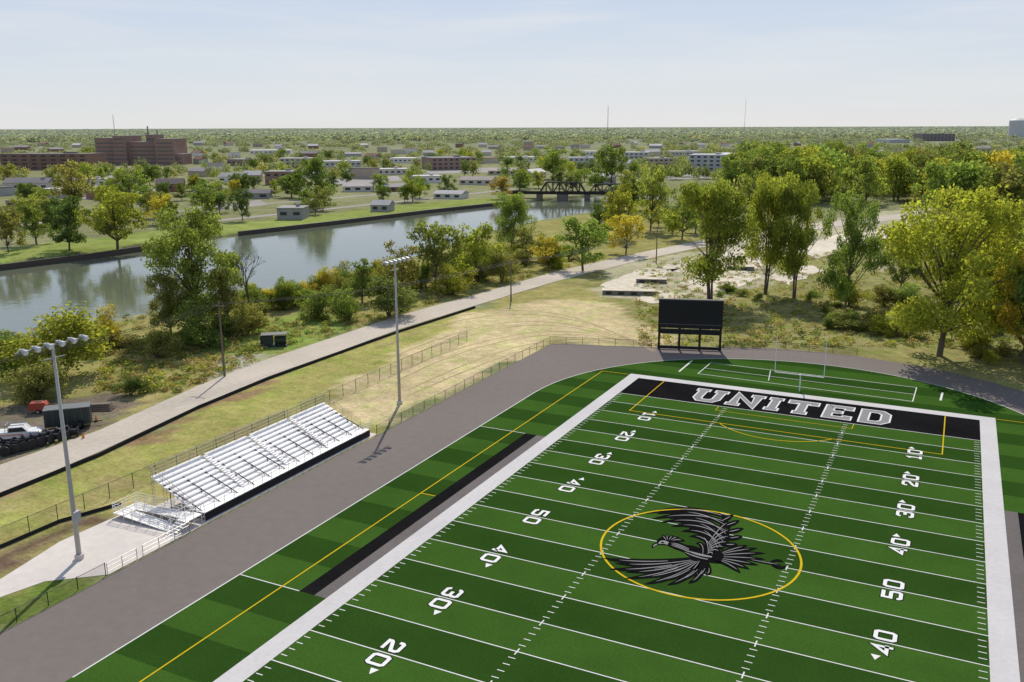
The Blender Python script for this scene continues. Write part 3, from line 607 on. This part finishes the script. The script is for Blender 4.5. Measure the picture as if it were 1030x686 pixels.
GM_='riverside trees along the near bank'
for a in[('broad',198,336,212,98,(.21,.255,.065),'very large green tree towering over the near river bank at left'),
 ('broad',172,340,272,50,OL,'olive tree leaning out left of the very large riverside tree'),
 ('broad',230,338,270,40,OL,'olive tree tucked against the right of the very large riverside tree'),
 ('tall',516,256,195,42,LG,'tall narrow green tree beside the river before the bridge'),
 ('mid',478,284,226,54,YG,'yellow-green round tree by the road bend above the river'),
 ('mid',438,290,224,60,(.175,.21,.06),'dark green round tree leaning over the river in mid picture'),
 ('mid',405,300,245,44,OL,'olive tree left of the dark green round riverside tree'),
 ('mid',365,305,262,42,GR,'green tree right of the leafless tree on the near bank'),
 ('mid',586,272,220,60,LG,'full light green tree at the road edge in mid picture'),
 ('mid',630,256,216,42,YE,'bright yellow tree right of the full light green roadside tree'),
 ('mid',552,270,238,40,YE,'small golden tree left of the full light green roadside tree'),
 ('mid',530,262,228,38,OL,'olive tree between the tall narrow tree and small golden tree'),
 ('mid',655,232,168,46,(.27,.30,.075),'tall pale yellow-green tree right of the railway bridge'),
 ('mid',622,240,192,36,YG,'yellow-green tree right beside the end of the bridge'),
 ('mid',686,241,192,42,GR,'green tree between the pale tree and scoreboard tree')]: tree(*a,GM_)
GB='bushes on the near bank and verge'
for a in[('bush',64,382,312,104,YG,'big rounded yellow-green thicket above the parked truck'),
 ('bush',14,378,330,66,GR,'green thicket at the left edge by the river'),
 ('bush',112,352,308,30,YE,'yellow bush on the bank left of the very large riverside tree'),
 ('bush',158,360,330,46,OL,'olive bush below the very large riverside tree'),
 ('bush',205,350,312,58,GR,'green bush in front of the very large riverside tree trunk'),
 ('bush',250,336,304,44,OL,'olive bush below the leafless tree'),
 ('bush',392,318,278,62,(.17,.195,.07),'large dark domed bush beside the road near the second floodlight pole'),
 ('bush',320,320,288,44,GR,'green bush between leafless tree and domed bush'),
 ('bush',350,322,292,38,LG,'light green bush left of the large domed bush'),
 ('bush',132,398,380,36,DG_,'dark low bush left of the wooden utility pole'),
 ('bush',40,402,360,60,OL,'olive bush behind the construction yard'),
 ('bush',455,296,266,44,YG,'yellow-green bush beside the road under the dark riverside tree'),
 ('bush',505,283,254,38,OL,'olive bush beside the road below the tall narrow tree')]: tree(*a,GB,'shrub','shrub')
for i in range(76):
    f=random.random();px=235+f*345;by=320-f*55+random.uniform(-14,2);tree('bush',px,by,by-random.uniform(10,28),random.uniform(18,40),random.choice([GR,OL,YG,OL,YE,LG,GR]),'mixed scrub bush in the belt between river and road','bushes of the riverside scrub belt','shrub','shrub')
for i in range(12):
    px=random.uniform(0,240);by=356-px*.09+random.uniform(0,10);tree('bush',px,by,by-random.uniform(8,18),random.uniform(20,40),random.choice([GR,OL,YG]),'low scrub bush on the river bank at left','low bushes on the left river bank','shrub','shrub')
def bare(px,by,ty,label):
    x,y=G(px,by);h=HT(px,by,ty);o=empty('bare_tree',label,'tree',(x,y,0));m=MB();r=random.Random(3)
    def br(p,d,l,R,k):
        q=p+d*l;m.tube(p,q,R,R*.65,5)
        if k==0: return
        for _ in range(3): br(q,(d+Vector((r.uniform(-.6,.6),r.uniform(-.6,.6),r.uniform(-.1,.4)))).normalized(),l*.68,R*.6,k-1)
    br(Vector((0,0,0)),Vector((0,0,1)),h*.33,.28,5);m.build('trunk',BARK,o)
bare(252,330,246,'leafless grey tree right of the very large riverside tree')
GWD='trees of the wood at upper right'
wc=[('golden',YE),('green',GR),('dark green',DG_),('yellow-green',YG),('light green',LG),('olive',OL)]
for i in range(80):
    px=random.uniform(735,1050);by=random.uniform(176,230) if px>935 else random.uniform(176,206)
    nm,c=random.choices(wc,[.8,5,1,4,5,3])[0];hp=(by-128)*random.uniform(.42,.62)+6
    if onroad(px,by,1,3): by-=9
    tree('mid' if i%3 else 'far',px,by,by-hp,hp*random.uniform(.8,1.15),c,nm+' tree packed into the wood at upper right',GWD+', '+nm)
for a in[('mid',870,205,158,50,LG,'broad light green tree crown topping the upper right wood'),('mid',800,195,150,44,YG,'yellow-green tree at the left front of the upper right wood')]: tree(*a,GWD)
for i in range(16):
    px=random.uniform(950,1050);by=random.uniform(248,305);nm,c=random.choice([w for w in wc if w[0]!='dark green']);hp=(by-128)*random.uniform(.25,.42)
    tree('mid',px,by,by-hp,hp*random.uniform(.9,1.2),c,nm+' tree in the thicket behind the huge golden-green tree','thicket trees at right, '+nm)
for i in range(24):
    px=random.uniform(850,1060);by=random.uniform(305,372)
    if by>350 and px<960: by-=30
    tree('bush',px,by,by-random.uniform(10,24),random.uniform(20,44),random.choice([GR,OL,LG,YG]),'undergrowth bush below the trees at the right','undergrowth bushes at right','shrub','shrub')
for i in range(20):
    px=random.uniform(690,860);by=random.uniform(290,335);tree('bush',px,by,by-random.uniform(5,11),random.uniform(10,22),random.choice([GR,OL,LG]),'low weedy bush in the wild lot behind the scoreboard','weedy bushes behind the scoreboard','shrub','shrub')
for i in range(16):
    px=random.uniform(600,720);by=random.uniform(205,238);hp=random.uniform(16,34);nm,c=random.choice(wc);tree('mid',px,by,by-hp,hp*1.1,c,nm+' tree between the bridge and the abandoned lot','trees right of the bridge, '+nm)
GF='trees on the lawn of the far river bank'
for a in[('mid',118,252,190,66,YG,'large yellow-green tree on the far bank at left'),('mid',70,252,198,48,DG_,'dark tree just left of the large far bank tree'),('mid',36,246,204,44,GR,'green tree near the left edge on the far bank'),
 ('mid',8,254,208,38,OL,'olive tree at the left edge on the far bank'),('mid',75,215,163,46,OL,'tall olive tree behind the dark far bank tree'),('mid',133,210,170,46,LG,'light green tree behind the large far bank tree'),
 ('mid',320,207,158,46,GR,'broad green tree among the houses across the river'),('mid',244,222,190,26,DG_,'small dark round tree on the far bank lawn'),('mid',415,203,178,26,YG,'round yellowish tree on the far bank right of the middle'),
 ('mid',450,196,176,20,DG_,'dark conical tree near the far bank in mid picture'),('mid',505,200,178,26,OR,'rust coloured tree at the left end of the bridge'),('mid',615,190,147,38,GR,'large dark green tree behind the bridge'),
 ('mid',556,180,148,36,LG,'light green tree behind the left half of the bridge'),('mid',740,192,166,30,YG,'yellow-green tree left of the big white building')]: tree(*a,GF)
WH=(.68,.65,.60)
BL=[(45,171,92,17,30,(.24,.15,.12),(.18,.16,.15),'flat','long low brick building at the left below the horizon'),
(26,192,44,13,14,(.55,.51,.46),(.2,.19,.19),'gable','pale house with grey roof at the left edge across the river'),
(20,210,36,8,16,(.3,.2,.16),(.28,.27,.27),'flat','low brown building at the left behind far bank trees'),
(60,199,40,9,18,(.5,.46,.41),(.5,.48,.46),'flat','low pale flat roofed building behind the dark far bank tree'),
(171,193,26,13,14,(.24,.12,.09),(.12,.10,.10),'gable','red brick house with dark roof below the hospital'),
(210,197,34,9,16,(.5,.45,.4),(.3,.28,.27),'gable','beige house right of the red brick house'),
(282,186,30,14,20,(.28,.18,.14),(.3,.29,.28),'flat','brown brick block left of the broad green tree'),
(292,221,26,12,12,(.3,.29,.28),(.34,.33,.33),'flat','small grey pavilion on the far bank lawn, left one'),
(382,213,19,11,10,(.34,.33,.31),(.3,.3,.3),'gable','small grey cabin on the far bank lawn, right of the pavilion'),
(457,171,46,13,40,(.30,.21,.17),(.24,.22,.22),'flat','wide brown flat roofed building in the middle distance'),
(412,164,42,5,30,(.68,.65,.6),(.6,.58,.55),'flat','long white low building left of the wide brown building'),
(392,176,36,6,20,(.6,.55,.5),(.5,.48,.45),'flat','pale strip of shops in the middle distance'),
(478,186,34,8,16,(.58,.52,.44),(.3,.26,.24),'gable','cream house with brown roof near the far bank'),
(450,200,30,8,12,(.58,.56,.52),(.38,.37,.37),'gable','white house near the water left of the bridge'),
(345,168,36,6,25,(.52,.49,.45),(.5,.48,.46),'flat','low pale warehouse behind the broad green tree'),
(585,168,26,10,20,(.52,.52,.52),(.45,.45,.44),'flat','pale building above the bridge'),
(712,172,38,17,40,(.45,.46,.47),(.4,.41,.42),'flat','grey glassy left wing of the white office complex'),
(755,170,50,16,40,(.72,.71,.68),(.62,.61,.59),'flat','white right wing of the office complex in the distance'),
(944,142,32,8,60,(.24,.21,.20),(.25,.24,.24),'flat','dark distant building on the skyline at right'),
(905,144,22,4,60,(.5,.5,.5),(.5,.5,.5),'flat','low white distant building left of the dark skyline building'),
(240,167,26,7,20,(.3,.22,.19),(.3,.28,.28),'flat','brown building right of the hospital'),
(640,160,24,7,30,(.5,.48,.45),(.45,.44,.43),'flat','pale building beyond the bridge trees'),
(560,165,20,7,20,(.33,.22,.17),(.3,.25,.23),'gable','reddish roofed house beyond the bridge'),
(90,188,32,8,14,WH,(.5,.48,.45),'flat','white low shop below the long brick building'),
(124,186,24,9,14,(.45,.36,.27),(.2,.17,.15),'gable','tan house with dark roof just below the hospital'),
(148,206,22,9,12,(.55,.5,.44),(.25,.22,.2),'gable','cream house right of the light green far bank tree'),
(232,184,26,10,16,WH,(.3,.29,.28),'gable','white house with grey roof right of the beige house'),
(258,200,26,9,12,(.36,.35,.34),(.16,.15,.15),'gable','grey house below the brown brick block'),
(360,193,30,9,14,(.55,.52,.47),(.4,.36,.34),'gable','pale house right of the broad green tree'),
(400,193,24,8,14,(.28,.16,.12),(.3,.28,.27),'gable','brick house above the grey cabin'),
(430,184,28,7,16,WH,(.55,.53,.5),'flat','white low building behind the yellowish round tree'),
(505,176,28,7,20,(.52,.45,.37),(.35,.3,.27),'gable','cream building with wide roof right of the wide brown building'),
(525,163,32,5,25,WH,(.58,.56,.53),'flat','low white warehouse far above the bridge left end'),
(300,166,36,7,25,(.5,.45,.39),(.42,.4,.38),'flat','long beige building right of the hospital'),
(272,155,40,4,40,WH,(.58,.56,.53),'flat','thin white building near the skyline right of the hospital'),
(605,157,32,5,30,WH,(.55,.53,.5),'flat','thin white building near the skyline above the bridge'),
(665,167,26,8,24,(.45,.37,.3),(.3,.28,.27),'flat','tan building left of the office complex'),
(690,157,30,5,30,(.55,.52,.48),(.5,.48,.46),'flat','pale low building behind the office complex'),
(810,157,36,5,40,WH,(.55,.53,.5),'flat','long white building right of the office complex')]
glass=solid('dark_window_glass',(.04,.042,.045),.25)
def building(px,by,wp,hp,dp,wall,roof,kind,label,group=None,det=True,rz=None,name='building',cat='building'):
    x,y=G(px,by);w=wp*DEP(px,by)/FOC;h=HT(px,by,by-hp);rz=YAW+random.uniform(-.35,.35) if rz is None else rz
    o=empty(name,label,cat,(x,y,0),rz,group);dp=max(dp,w*.4)
    wm=mat('wall_%.2f_%.2f_%.2f'%wall,wall,.08,.3,.85);rm=mat('roof_%.2f_%.2f_%.2f'%roof,roof,.1,.4,.8)
    wh=h*(.62 if kind=='gable' else .93)
    MB().box(0,dp/2,wh/2,w,dp,wh).build('wall',wm,o)
    if kind=='gable':
        MB().add([(-w/2-.4,-.5,wh),(w/2+.4,-.5,wh),(w/2+.4,dp+.5,wh),(-w/2-.4,dp+.5,wh),(-w/2-.4,dp/2,h),(w/2+.4,dp/2,h)],[(0,1,5,4),(2,3,4,5),(0,4,3),(1,2,5),(0,3,2,1)]).build('roof',rm,o)
    else:
        r=MB().box(0,dp/2,wh+.2,w+.5,dp+.5,.4);r.build('roof',rm,o)
        if det: MB().box(w*.2,dp*.5,wh+1.1,w*.12,dp*.2,1.4).build('roof_unit',rm,o)
    if det:
        fl=max(1,int(wh//3.4));nc=max(2,min(9,int(w/5)))
        if fl*nc>60: nc=max(2,60//fl)
        for f in range(fl):
            for c in range(nc): MB().box(-w/2+w*(c+.5)/nc,-.03,(f+.55)*wh/fl,w/nc*.5,.06,min(1.4,wh/fl*.45)).build('window',glass,o)
    return o
for b_ in BL: building(*b_)
occ=[(b_[0],b_[1],b_[2],b_[3]) for b_ in BL]+[(139,166,96,30)]
hc=[('white',(.66,.63,.59)),('cream',(.56,.5,.41)),('grey',(.38,.37,.36)),('brick',(.28,.16,.12)),('tan',(.44,.36,.28))];rc=[(.14,.13,.13),(.3,.28,.27),(.24,.15,.12),(.6,.58,.55),(.45,.43,.4),(.38,.35,.33)]
for i in range(330):
    by=random.choice([random.uniform(146,162),random.uniform(158,180),random.uniform(170,208)]);px=random.uniform(-10,640) if by>160 else random.uniform(0,1000)
    if px>430 and by>185: continue
    if px>200 and by>203: continue
    if any(abs(px-a)<w/2+5 and by-h-2<c+1 and by>c-h for a,c,w,h in occ): continue
    nm,c=random.choice(hc);k=(by-128);building(px,by,k*random.uniform(.16,.5)+4,k*random.uniform(.10,.19)+1.4,10,c,random.choice(rc),random.choice(['gable','gable','flat']),'small '+nm+' house among the trees of the town across the river','small '+nm+' houses of the distant town',False,YAW+random.choice([-.5,.0,.5,1.07])+random.uniform(-.1,.1),'house','house');occ.append((px,by,k*.35+4,k*.14+1))
# hospital
x,y=G(139,166);mpp=DEP(139,166)/FOC;o=empty('brick_hospital','large red-brown brick hospital with several tall blocks on the left skyline','building',(x,y,0),YAW)
hb=mat('hospital_brick',(.30,.20,.165),.08,.1,.9);hr=mat('hospital_roof',(.26,.23,.22),.1,.1);bandm=solid('window_band',(.15,.13,.12),.5)
for x0,x1,hp,dy,dd in((95,116,26,0,40),(116,129,28,-4,45),(129,160,22,3,35),(146,158,29,10,20),(160,180,25,-3,40),(82,95,9,-6,30),(180,187,10,0,30)):
    w=(x1-x0)*mpp*.94;cx=((x0+x1)/2-139)*mpp*.94;h=hp*mpp;wq=MB().box(cx,dd/2+dy,h/2,w,dd,h).build('wall',hb,o);MB().box(cx,dd/2+dy,h+.4,w+.6,dd+.6,.8).build('roof',hr,wq)
    for k in range(max(1,int(h/4.2))): MB().box(cx,dy-.1,2.4+k*4.2,w*.86,.15,1.5).build('window_band',bandm,wq)
for cx in(8,18): MB().tube((cx,15,0),(cx,15,38*mpp if cx==8 else 34*mpp),1.2,.8,8).build('chimney',hr,o)
x,y=G(1022,140);h=HT(1022,140,119);o=empty('storage_tank','pale round tank on the skyline at the right edge','tank',(x,y,0));R=8*DEP(1022,140)/FOC
MB().tube((0,0,0),(0,0,h*.9),R,R,16).build('tank_body',solid('tank_white',(.5,.5,.5)),o);MB().tube((0,0,h*.9),(0,0,h),R,R*.4,16).build('tank_roof',solid('tank_white',(.5,.5,.5)),o)
for px,by,ty,lb in((611,142,107,'thin lattice radio mast on the skyline in mid picture'),(748,142,100,'faint thin radio mast on the skyline right of the middle'),(117,150,116,'thin mast on the skyline left above the hospital')):
    x,y=G(px,by);h=HT(px,by,ty);z=DEP(px,by);o=empty('radio_mast',lb,'mast',(x,y,0));r=(.28 if px!=748 else .16)*z/FOC;m=MB()
    for k in range(3): a=2.1*k;m.tube((r*1.4*math.cos(a),r*1.4*math.sin(a),0),(r*.5*math.cos(a),r*.5*math.sin(a),h),r*.45,r*.3,4)
    for k in range(12): m.tube((r,0,h*k/12),(-r,r*.5,h*(k+.7)/12),r*.3,None,4)
    m.build('lattice',solid('mast_steel',(.3,.28,.3)),o);MB().tube((0,0,h),(0,0,h*1.04),r*.3,None,4).build('antenna',solid('mast_steel',(.3,.28,.3)),o)
# ------------------------------------------------------------ bridge
A=np.array(G(512,199));Bq=np.array(G(642,200));L_=float(np.linalg.norm(Bq-A));rz=math.atan2(*(Bq-A)[::-1]);mpp=DEP(575,200)/FOC
o=empty('railway_bridge','dark steel railway truss bridge crossing the river','bridge',(A[0],A[1],0),rz);bs=solid('bridge_steel',(.035,.028,.026),.7)
dk=5.0*mpp;MB().box(L_/2,0,dk,L_,5,1.0).build('deck',bs,o);MB().box(L_/2,-2.6,dk+.9,L_,.12,.8).build('deck_railing',bs,o)
def truss(x0,x1,h,n,bx):
    m=MB();d=(x1-x0)/n
    for yy in(-2.6,2.6):
        m.tube((x0+d,yy,dk+h),(x1-d,yy,dk+h),.4,n=4);m.tube((x0,yy,dk),(x0+d,yy,dk+h),.4,n=4);m.tube((x1,yy,dk),(x1-d,yy,dk+h),.4,n=4)
        for i in range(1,n):
            m.tube((x0+i*d,yy,dk),(x0+i*d,yy,dk+h),.25,n=4)
            if i<n-1: m.tube((x0+i*d,yy,dk+h*(i%2)),(x0+(i+1)*d,yy,dk+h*((i+1)%2)),.28,n=4)
    for i in range(1,n): m.tube((x0+i*d,-2.6,dk+h),(x0+i*d,2.6,dk+h),.2,n=4)
    m.build('truss',bs,o)
h=11*mpp;truss(L_*.24,L_*.60,h,7,0);truss(L_*.62,L_*.93,h*.85,6,0)
for f in(.04,.24,.42,.61,.80,.95): MB().box(L_*f,0,(dk-3.5)/2,3 if f!=.42 else 6,6,dk+2.5).build('pier',solid('pier_concrete',(.16,.14,.12),.9),o)
# ------------------------------------------------------------ utility poles
wood=solid('weathered_wood',(.16,.125,.095),.9);PT=[]
for px,by,ty,lb in((226,379,303,'wooden utility pole with crossarm beside the road at left'),(514,303,262,'wooden utility pole beside the road in mid picture'),(660,265,228,'small wooden utility pole at the far road bend')):
    x,y=G(px,by);h=HT(px,by,ty);o=empty('utility_pole',lb,'utility pole',(x,y,0),YAW*.2,'utility poles along the road');PT.append((x,y,h))
    MB().tube((0,0,0),(0,0,h),.19,.12,8).build('pole',wood,o);MB().box(0,0,h-.7,2.6,.12,.14).build('crossarm',wood,o)
    for s in(-1.1,0,1.1): MB().tube((s,0,h-.63),(s,0,h-.35),.06).build('insulator',glass,o)
x,y=G(-120,470);PT=[(x,y,11)]+PT;m=MB()
for (x1,y1,h1),(x2,y2,h2) in zip(PT,PT[1:]):
    for k,off in enumerate((-1.1,0,1.1)):
        pr=None
        for i in range(13):
            t=i/12;p=(x1+(x2-x1)*t+off,y1+(y2-y1)*t,h1+(h2-h1)*t-.35-1.4*4*t*(1-t))
            if pr: m.tube(pr,p,.035,n=4)
            pr=p
tag(m.build('power_lines',solid('cable_black',(.02,.02,.02))),'thin black power lines strung between the wooden utility poles','power line')
# ------------------------------------------------------------ yard vehicles
def wheel(x,y,r,par,w=.25):
    t=MB().tube((x,y-w/2,r),(x,y+w/2,r),r,r,14).build('wheel',solid('tyre_rubber',(.02,.02,.02),.8),par);MB().tube((x,y-w/2-.01,r),(x,y+w/2+.01,r),r*.55,r*.55,10).build('rim',steel,t)
x,y=G(18,442);o=empty('utility_truck','white pickup truck with equipment rack parked at the left edge','truck',(x,y,0),YAW+.25)
wp=solid('white_vehicle_paint',(.7,.69,.67),.3);orm=solid('safety_orange',(.7,.17,.02),.5)
MB().prism([(-2.9,.5),(2.9,.5),(2.95,1.0),(2.6,1.2),(1.5,1.28),(.95,1.95),(-.75,1.95),(-.9,1.3),(-2.9,1.3)],-.98,.98).build('body',wp,o)
MB().prism([(1.42,1.32),(.98,1.86),(-.65,1.86),(-.72,1.32)],-1.0,1.0).build('side_window',glass,o)
MB().box(-.9,-.99,.95,3.6,.04,.12).build('side_stripe',orm,o)
for sx_ in(-1.9,1.9):
    for sy in(-.9,.9): wheel(sx_,sy,.42,o)
m=MB()
for sx_ in(-2.7,-1.1):
    for sy in(-.9,.9): m.tube((sx_,sy,1.3),(sx_,sy,2.2),.04)
    m.tube((sx_,-.9,2.2),(sx_,.9,2.2),.04)
for sy in(-.9,0,.9): m.tube((-2.8,sy,2.22),(1.2,sy,2.22),.05)
m.build('ladder_rack',steel,o)
for sy in(-.7,.7): MB().box(2.95,sy,.95,.06,.35,.2).build('headlight',lens,o)
for i,(px,py,lb) in enumerate(((84,441,'orange traffic cone nearest the road below the dark trailer'),(97,424,'orange traffic cone right of the dark trailer'),(47,440,'orange traffic cone between the white pickup and dark trailer'))):
    x,y=G(px,py);c=empty('traffic_cone',lb,'traffic cone',(x,y,0));MB().box(0,0,.03,.45,.45,.06).build('base',solid('cone_base',(.03,.03,.03)),c);MB().tube((0,0,.06),(0,0,.8),.19,.04,10).build('cone_body',orm,c)
x,y=G(70,430);o=empty('box_trailer','dark box trailer standing behind the black drums in the construction yard','trailer',(x,y,0),YAW+.35);db=solid('dark_trailer',(.03,.04,.035),.5)
MB().box(0,0,1.75,5.6,2.3,2.3).build('body',db,o);MB().box(0,0,2.96,5.7,2.4,.1).build('roof',solid('trailer_roof',(.13,.14,.14)),o)
for k in range(7): MB().box(-2.6+k*.87,-1.18,1.75,.08,.05,2.2).build('rib',solid('trailer_rib',(.08,.08,.085)),o)
for sx_ in(-.9,.9):
    for sy in(-1.1,1.1): wheel(sx_,sy,.4,o)
MB().tube((2.8,0,.55),(4.1,0,.5),.08).build('hitch',dsteel,o)
rr=solid('rust_red',(.34,.06,.035),.6)
x,y=G(40,415);o=empty('air_compressor','small red compressor trailer between the white pickup and dark trailer','compressor',(x,y,0),YAW+.2)
MB().prism([(-1.2,.5),(1.2,.5),(1.2,1.2),(.9,1.6),(-1.0,1.6),(-1.2,1.3)],-.7,.7).build('body',rr,o);MB().box(0,0,1.63,.9,.6,.06).build('vent',db,o)
for sy in(-.75,.75): wheel(0,sy,.33,o,.2)
MB().tube((1.2,0,.6),(2.3,0,.45),.06).build('hitch',dsteel,o)
for k in range(18):
    r_=k//9;j=k%9;px=6+j*8.6+r_*4;x,y=G(px,458-j*2.4-r_*6);d=empty('pipe_reel','black drum in the rows on the ground in front of the dark trailer','drum',(x,y,0),YAW+.3+j*.2+r_,'black drums in the construction yard')
    bl=solid('black_drum',(.02,.02,.022),.5);MB().tube((0,-.45,.65),(0,.45,.65),.4,.4,14).build('hub',bl,d)
    for s in(-1,1): MB().tube((0,s*.45,.65),(0,s*.55,.65),.65,.65,16).build('flange',bl,d)
x,y=G(100,412);o=empty('lumber_stack','stack of dark lumber right of the dark trailer','lumber',(x,y,0),YAW)
for k in range(4): MB().box(0,(k-1.5)*.1,.15+k*.22,4.-k*.3,1.6-.2*k,.16,k*.05).build('plank',wood,o)
x,y=G(275,348);o=empty('equipment_skid','dark equipment skid with tanks on the small riverside lawn','equipment',(x,y,0),YAW+.2)
MB().box(0,0,.15,5,2.6,.3).build('base',db,o);MB().box(-1.1,0,1.2,2.2,2,1.8).build('cabinet',db,o);MB().tube((.3,0,1.1),(2.3,0,1.1),.75,.75,14).build('tank',solid('dark_green_tank',(.03,.045,.03)),o);MB().box(.2,0,2.3,4.6,2.4,.12).build('canopy',solid('canopy_grey',(.1,.1,.1)),o)
for sx_ in(-2,2.3):
    for sy in(-1.1,1.1): MB().tube((sx_,sy,.3),(sx_,sy,2.25),.05).build('post',db,o)
for px,by,wp_,lb in((632,297,52,'long low ruined concrete foundation left of the scoreboard'),(655,285,30,'short low ruined concrete foundation behind the long one'),(745,272,26,'low ruined concrete block in the abandoned lot right of the scoreboard tree')):
    x,y=G(px,by);w=wp_*DEP(px,by)/FOC;o=empty('ruined_foundation',lb,'foundation',(x,y,0),YAW-.15)
    MB().box(0,1.5,.5,w,3,1.0).build('plinth',solid('dark_concrete',(.2,.18,.155),.9),o);MB().box(0,1.5,1.06,w+.3,3.3,.12).build('slab',old,o)
    for k in range(int(w/3)): MB().box(-w/2+1.5+3*k,-.04,.45,1.4,.08,.7).build('opening',db,o)
# ------------------------------------------------------------ town trees, individuals
regs=[('the left part of the town',0,200,0),('the middle of the town',200,430,1),('the far side near the bridge',430,640,2)]
def clear(px,by,m=4): return not any(abs(px-a)<w/2+2 and c-h*.3<by<c+m for a,c,w,h in occ)
k=0
while k<128:
    rn,a0,a1,ri=random.choice(regs);px=random.uniform(a0,a1);by=random.uniform(158,[236,216,192][ri])
    if not clear(px,by,6): continue
    if by>205 and random.random()<.5: continue
    lim={0:246-px*.07,1:232-(px-200)*.11,2:196}[ri]
    if by>lim: continue
    nm,c=random.choices(wc,[1,5,4,3,3,4])[0];hp=(by-128)*random.uniform(.18,.30)+3
    tree('far' if by<185 else 'mid',px,by,by-hp,hp*random.uniform(.85,1.3),c,'small '+nm+' tree in '+rn,'small trees in '+rn+', '+nm);k+=1
def mass(name,label,pts,nl,leaf):
    rr=np.random.default_rng(5);base=[]
    for s in(21,22,23,24,25):
        q=rr.normal(size=(nl,3));q/=np.linalg.norm(q,axis=1)[:,None];q*=(.6+.45*rr.random(nl))[:,None];q+=.25*np.sin(q[:,[1,2,0]]*3+s);q[:,2]=np.abs(q[:,2])*.9-.1;base.append(leaves(q,leaf,rr))
    Vs=[];Ts=[]
    for i,(x,y,w,h,c) in enumerate(pts):
        V=base[i%5][0];a=rr.random()*6.28;ca,sa=math.cos(a),math.sin(a)
        Vs.append(np.stack([x+(V[:,0]*ca-V[:,1]*sa)*w,y+(V[:,0]*sa+V[:,1]*ca)*w,h*.3+V[:,2]*h*.7],-1));Ts.append(np.tile(np.array(c),(len(V),1)))
    V=np.concatenate(Vs);T=np.concatenate(Ts);o=bpy.data.objects.new(name,npmesh(name,V,np.arange(len(V)).reshape(-1,4),FOLA,T));COL.objects.link(o);tag(o,label,'woodland',None,'stuff')
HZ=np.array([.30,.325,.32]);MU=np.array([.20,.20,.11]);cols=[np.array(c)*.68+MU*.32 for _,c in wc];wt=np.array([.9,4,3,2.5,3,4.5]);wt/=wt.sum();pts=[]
while len(pts)<3200:
    px=random.uniform(-90,1120);by=129.5+random.random()**1.2*52
    if by>148 and px<640 and random.random()<.45: continue
    if by>168 and px<640 and random.random()<.45: continue
    if by>176 and px>430 and px<640: continue
    if not clear(px,by,5): continue
    x,y=G(px,by);d=math.hypot(x-CP[0],y-CP[1]);w=max(4.2,d*.0042)*random.uniform(.6,1.7);h=random.uniform(6,13);hz=min(.88,max(0,d-350)/4200)  # hz: share of haze painted into the tree colour, grows with distance
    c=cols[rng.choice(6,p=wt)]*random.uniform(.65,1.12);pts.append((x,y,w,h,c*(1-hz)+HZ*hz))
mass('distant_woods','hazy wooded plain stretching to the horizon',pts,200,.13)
pts=[]
for i in range(5200):
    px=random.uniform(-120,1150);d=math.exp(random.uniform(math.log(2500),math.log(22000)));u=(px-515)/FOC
    dr=fh+r0*u;x=CP[0]+dr[0]*d;y=CP[1]+dr[1]*d;hz=min(.95,d/4800);c=cols[rng.choice(6,p=wt)]*random.uniform(.7,1.15)  # far crowns get their haze as colour, no real air between
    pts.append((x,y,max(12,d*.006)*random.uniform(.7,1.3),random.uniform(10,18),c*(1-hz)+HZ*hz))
mass('horizon_woods','band of haze-tinted far woods along the horizon',pts,60,.28)
pts=[]
for i in range(900):
    px=random.uniform(740,1090);by=random.uniform(160,213)
    if 780<px<945 and by>203: continue
    if onroad(px,by,1,3): continue
    x,y=G(px,by);pts.append((x,y,random.uniform(4,8),random.uniform(9,17),cols[rng.choice(6,p=[.05,.25,.08,.25,.22,.15])]*random.uniform(.75,1.25)))
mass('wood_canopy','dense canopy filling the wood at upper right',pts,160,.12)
pts=[]
for i in range(4200):
    f=random.random()
    if f<.55: px=random.uniform(640,1080);by=random.uniform(255,350)
    elif f<.7: px=random.uniform(0,600);by=340-px*.13+random.uniform(-6,10)
    elif f<.85: px=random.uniform(230,560);by=345-(px-230)*.19+random.uniform(-14,14)
    else: px=random.uniform(100,260);by=random.uniform(350,395)
    if by>350 and px>600 and px<880: continue
    if onroad(px,by): continue
    if px>230 and px<640 and by>np.interp(px,rux,rly): continue
    x,y=G(px,by)
    s=random.uniform(.3,1.0)
    pts.append((x,y,s,s*random.uniform(.5,1.2),np.array(random.choice([GR,OL,(.36,.29,.13),YG,(.32,.25,.12)]))))
mass('undergrowth','weeds and low undergrowth on the rough ground',pts,36,.25)
print('done',len(bpy.data.objects))
